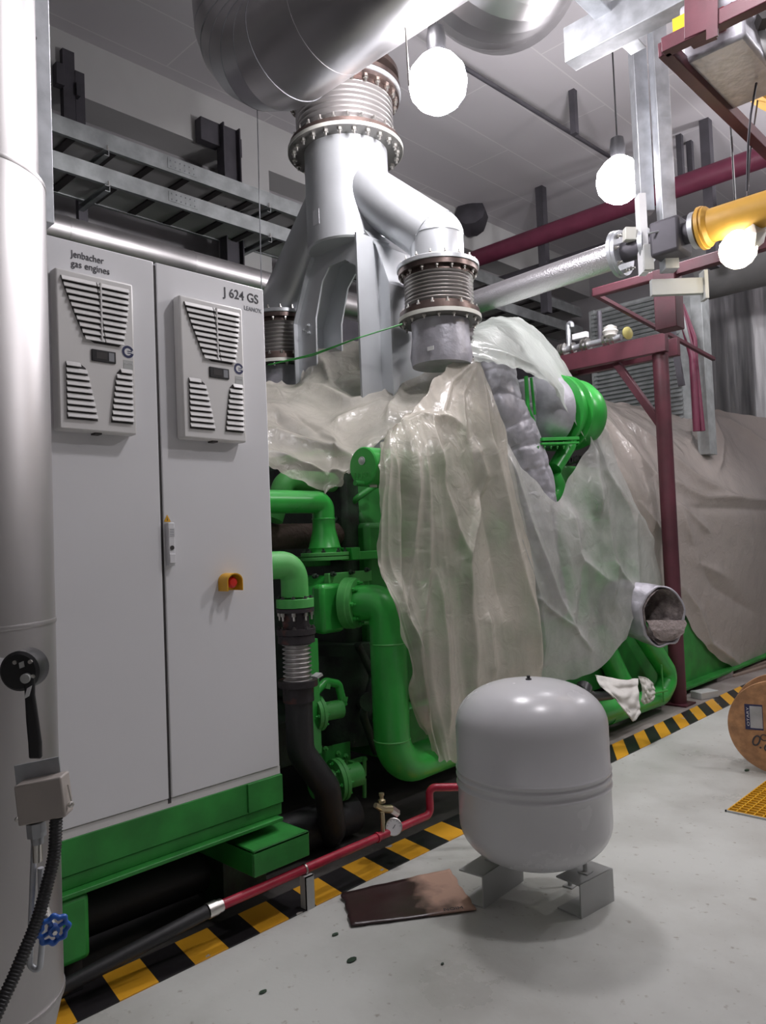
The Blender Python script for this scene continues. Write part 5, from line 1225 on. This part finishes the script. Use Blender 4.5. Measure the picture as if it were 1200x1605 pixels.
MB().lathe([(.017, 0), (.017, .012), (.009, .018), (.009, .03), (.012, .031), (.012, .042)], np_(598, 1258), (0,0,1), 8).build('knob', brass, nv)
MB().tube([np_(612, 1268), np_(622, 1275)], .019, 6).build('nut', boltm, nv)
cl = at(482, 1398, z=.05)
clp = T('pipe_bracket', 'short grey metal bracket clamping the red pipe to floor', 'bracket', V(corner.x+.04, cl.y, 0))
bx = at(487, 1425, z=0)
MB().box((bx.x-.004, bx.y-.022, 0), (bx.x, bx.y+.022, rdz-.018)).box((bx.x-.035, bx.y-.022, 0), (bx.x, bx.y-.018, rdz-.018)).build('upright', chan, clp)
MB().box((corner.x-.03, bx.y-.02, rdz-.0225), (bx.x, bx.y+.02, rdz-.018)).build('clip', chan, clp)
MB().ring(V(corner.x, bx.y-.004, rdz), (0,1,0), .021, .018, .008, 24).build('u_bolt', boltm, clp)
# spool
sp_c = at(1219, 1128, d=4.45)
sp = T('cable_spool', 'chipboard cable drum flange with blue label at the right edge', 'cable spool', V(sp_c.x, sp_c.y, 0))
san = (-FW*.86-RC*.52); san.z = 0; san.normalize()
rS = .27
sc = V(sp_c.x, sp_c.y, rS)
b = MB(); b.lathe([(rS, 0), (rS, .018), (.03, .018), (.03, 0)], sc, san, 72, closed=True); b.build('front_disc', osb, sp, bevel=.002)
b = MB(); b.lathe([(rS, -.25), (rS, -.232), (.03, -.232), (.03, -.25)], sc, san, 72, closed=True); b.build('rear_disc', osb, sp, bevel=.002)
MB().lathe([(.12, -.232), (.12, 0)], sc, san, 40).build('core', osb, sp)
sx = san.cross(V(0,0,1)); sx = -sx if sx.dot(RC) < 0 else sx; sn_ = san
def spt(u_, v_):
    k = FW+RC*((u_-600)/FPX)-UC*((v_-802.5)/FPX); t = (sc+sn_*.019-CP).dot(sn_)/k.dot(sn_); return CP+k*t
lc = spt(1181, 1124)
lb = MB().obox(lc, sx*.048, UP*.074, sn_*.0005).build('blue_label', navy, sp); MB().obox(lc+sx*.012+sn_*.0008, sx*.033, UP*.064, sn_*.0004).build('silver_window', galv, lb)
text('lettering', 'OTARY', .018, labelw, lb, lc-sx*.026-UP*.055+sn_*.0012, (0,0,1), -sx, ext=.0002, fit=.11)
text('lettering', '0.6', .095, print_k, sp, spt(1175, 1165)+sn_*.001, (sx-UP*.45), (UP+sx*.45), ext=.0003)
text('lettering', 'OY', .055, print_k, sp, spt(1190, 1160)+sn_*.001, (sx-UP*.1), (UP+sx*.1), ext=.0003)
# floor grate
g0 = at(1140, 1272, z=0); 
gr = T('floor_grate', 'yellow grating panel let into the floor at right edge', 'grating', (g0.x, g0.y, 0))
gX0, gY0 = g0.x, g0.y; gW, gL = .5, .9
MB().box((gX0, gY0, .0008), (gX0+gW, gY0+gL, .002)).build('pit_shadow', paint('grate_under', (.30, .17, .02), .7), gr)
b = MB()
for k in range(13): b.box((gX0+k*gW/12-.003, gY0, .002), (gX0+k*gW/12+.003, gY0+gL, .010))
for k in range(25): b.box((gX0, gY0+k*gL/24-.003, .002), (gX0+gW, gY0+k*gL/24+.003, .010))
b.build('bars', yelp, gr)
MB().box((gX0-.010, gY0-.010, .0005), (gX0-.002, gY0+gL, .009)).box((gX0-.010, gY0-.010, .0005), (gX0+gW, gY0-.002, .009)).build('edge_angle', chan, gr)
# bricks and debris
def bk(u_, v_, sz, rot, lab, mat=brick):
    p_ = at(u_, v_, z=0); c_, s_ = math.cos(rot), math.sin(rot)
    return tag(MB().obox(p_+V(0,0,sz[2]/2+.004), V(c_, s_, 0)*sz[0]/2, V(-s_, c_, 0)*sz[1]/2, (0,0,sz[2]/2)).build('brick', mat, bevel=.006), lab, 'brick', 'loose bricks near the red post')
bk(1104, 1094, (.20, .12, .06), 1.2, 'pale grey brick on floor near the striped tape right of red post', chan)
bk(1124, 1064, (.34, .16, .06), 1.5, 'dark hollow brick lying behind the pale brick')
bk(1092, 1066, (.12, .06, .03), .4, 'small brown broken piece beside the red post')
for k in range(4):
    a = at(1120+k*9, 1048+k*4, z=.01); tag(MB().beam(a, a+V(.15, 1.1, 0)+V(0, 0, .004*k), .05, .02).build('wood_plank', paint('plank%d' % k, (.30, .23, .19), .8)), ('thin plank of the bundle lying nearest the generator rail', 'thin plank second from the generator rail in the bundle', 'thin plank third from the generator rail in the bundle', 'thin plank of the bundle nearest the cable spool')[k], 'plank', 'thin planks in a bundle beside the generator rail')
for (u_, v_, r_) in ((551, 1506, .012), (693, 1512, .004), (412, 1556, .008), (525, 1466, .008), (1170, 1208, .012)):
    p_ = at(u_, v_, z=0); vs = [p_+V(math.cos(t)*r_*(1+.5*noise.noise(V(t, u_, 0))), math.sin(t)*r_*1.8, .002) for t in [2*PI*k/9 for k in range(9)]]
    o = MB().prism(vs, (0,0,.003)).build('debris_chip', engdark); tag(o, {551:'dark debris flake on the floor in front of the cardboard', 693:'tiny dark speck on floor below the cardboard corner', 412:'small dark chip on the floor near bottom edge', 525:'small dark flake on floor just left of the cardboard', 1170:'dark chip on the floor between spool and grating'}[u_], 'debris')
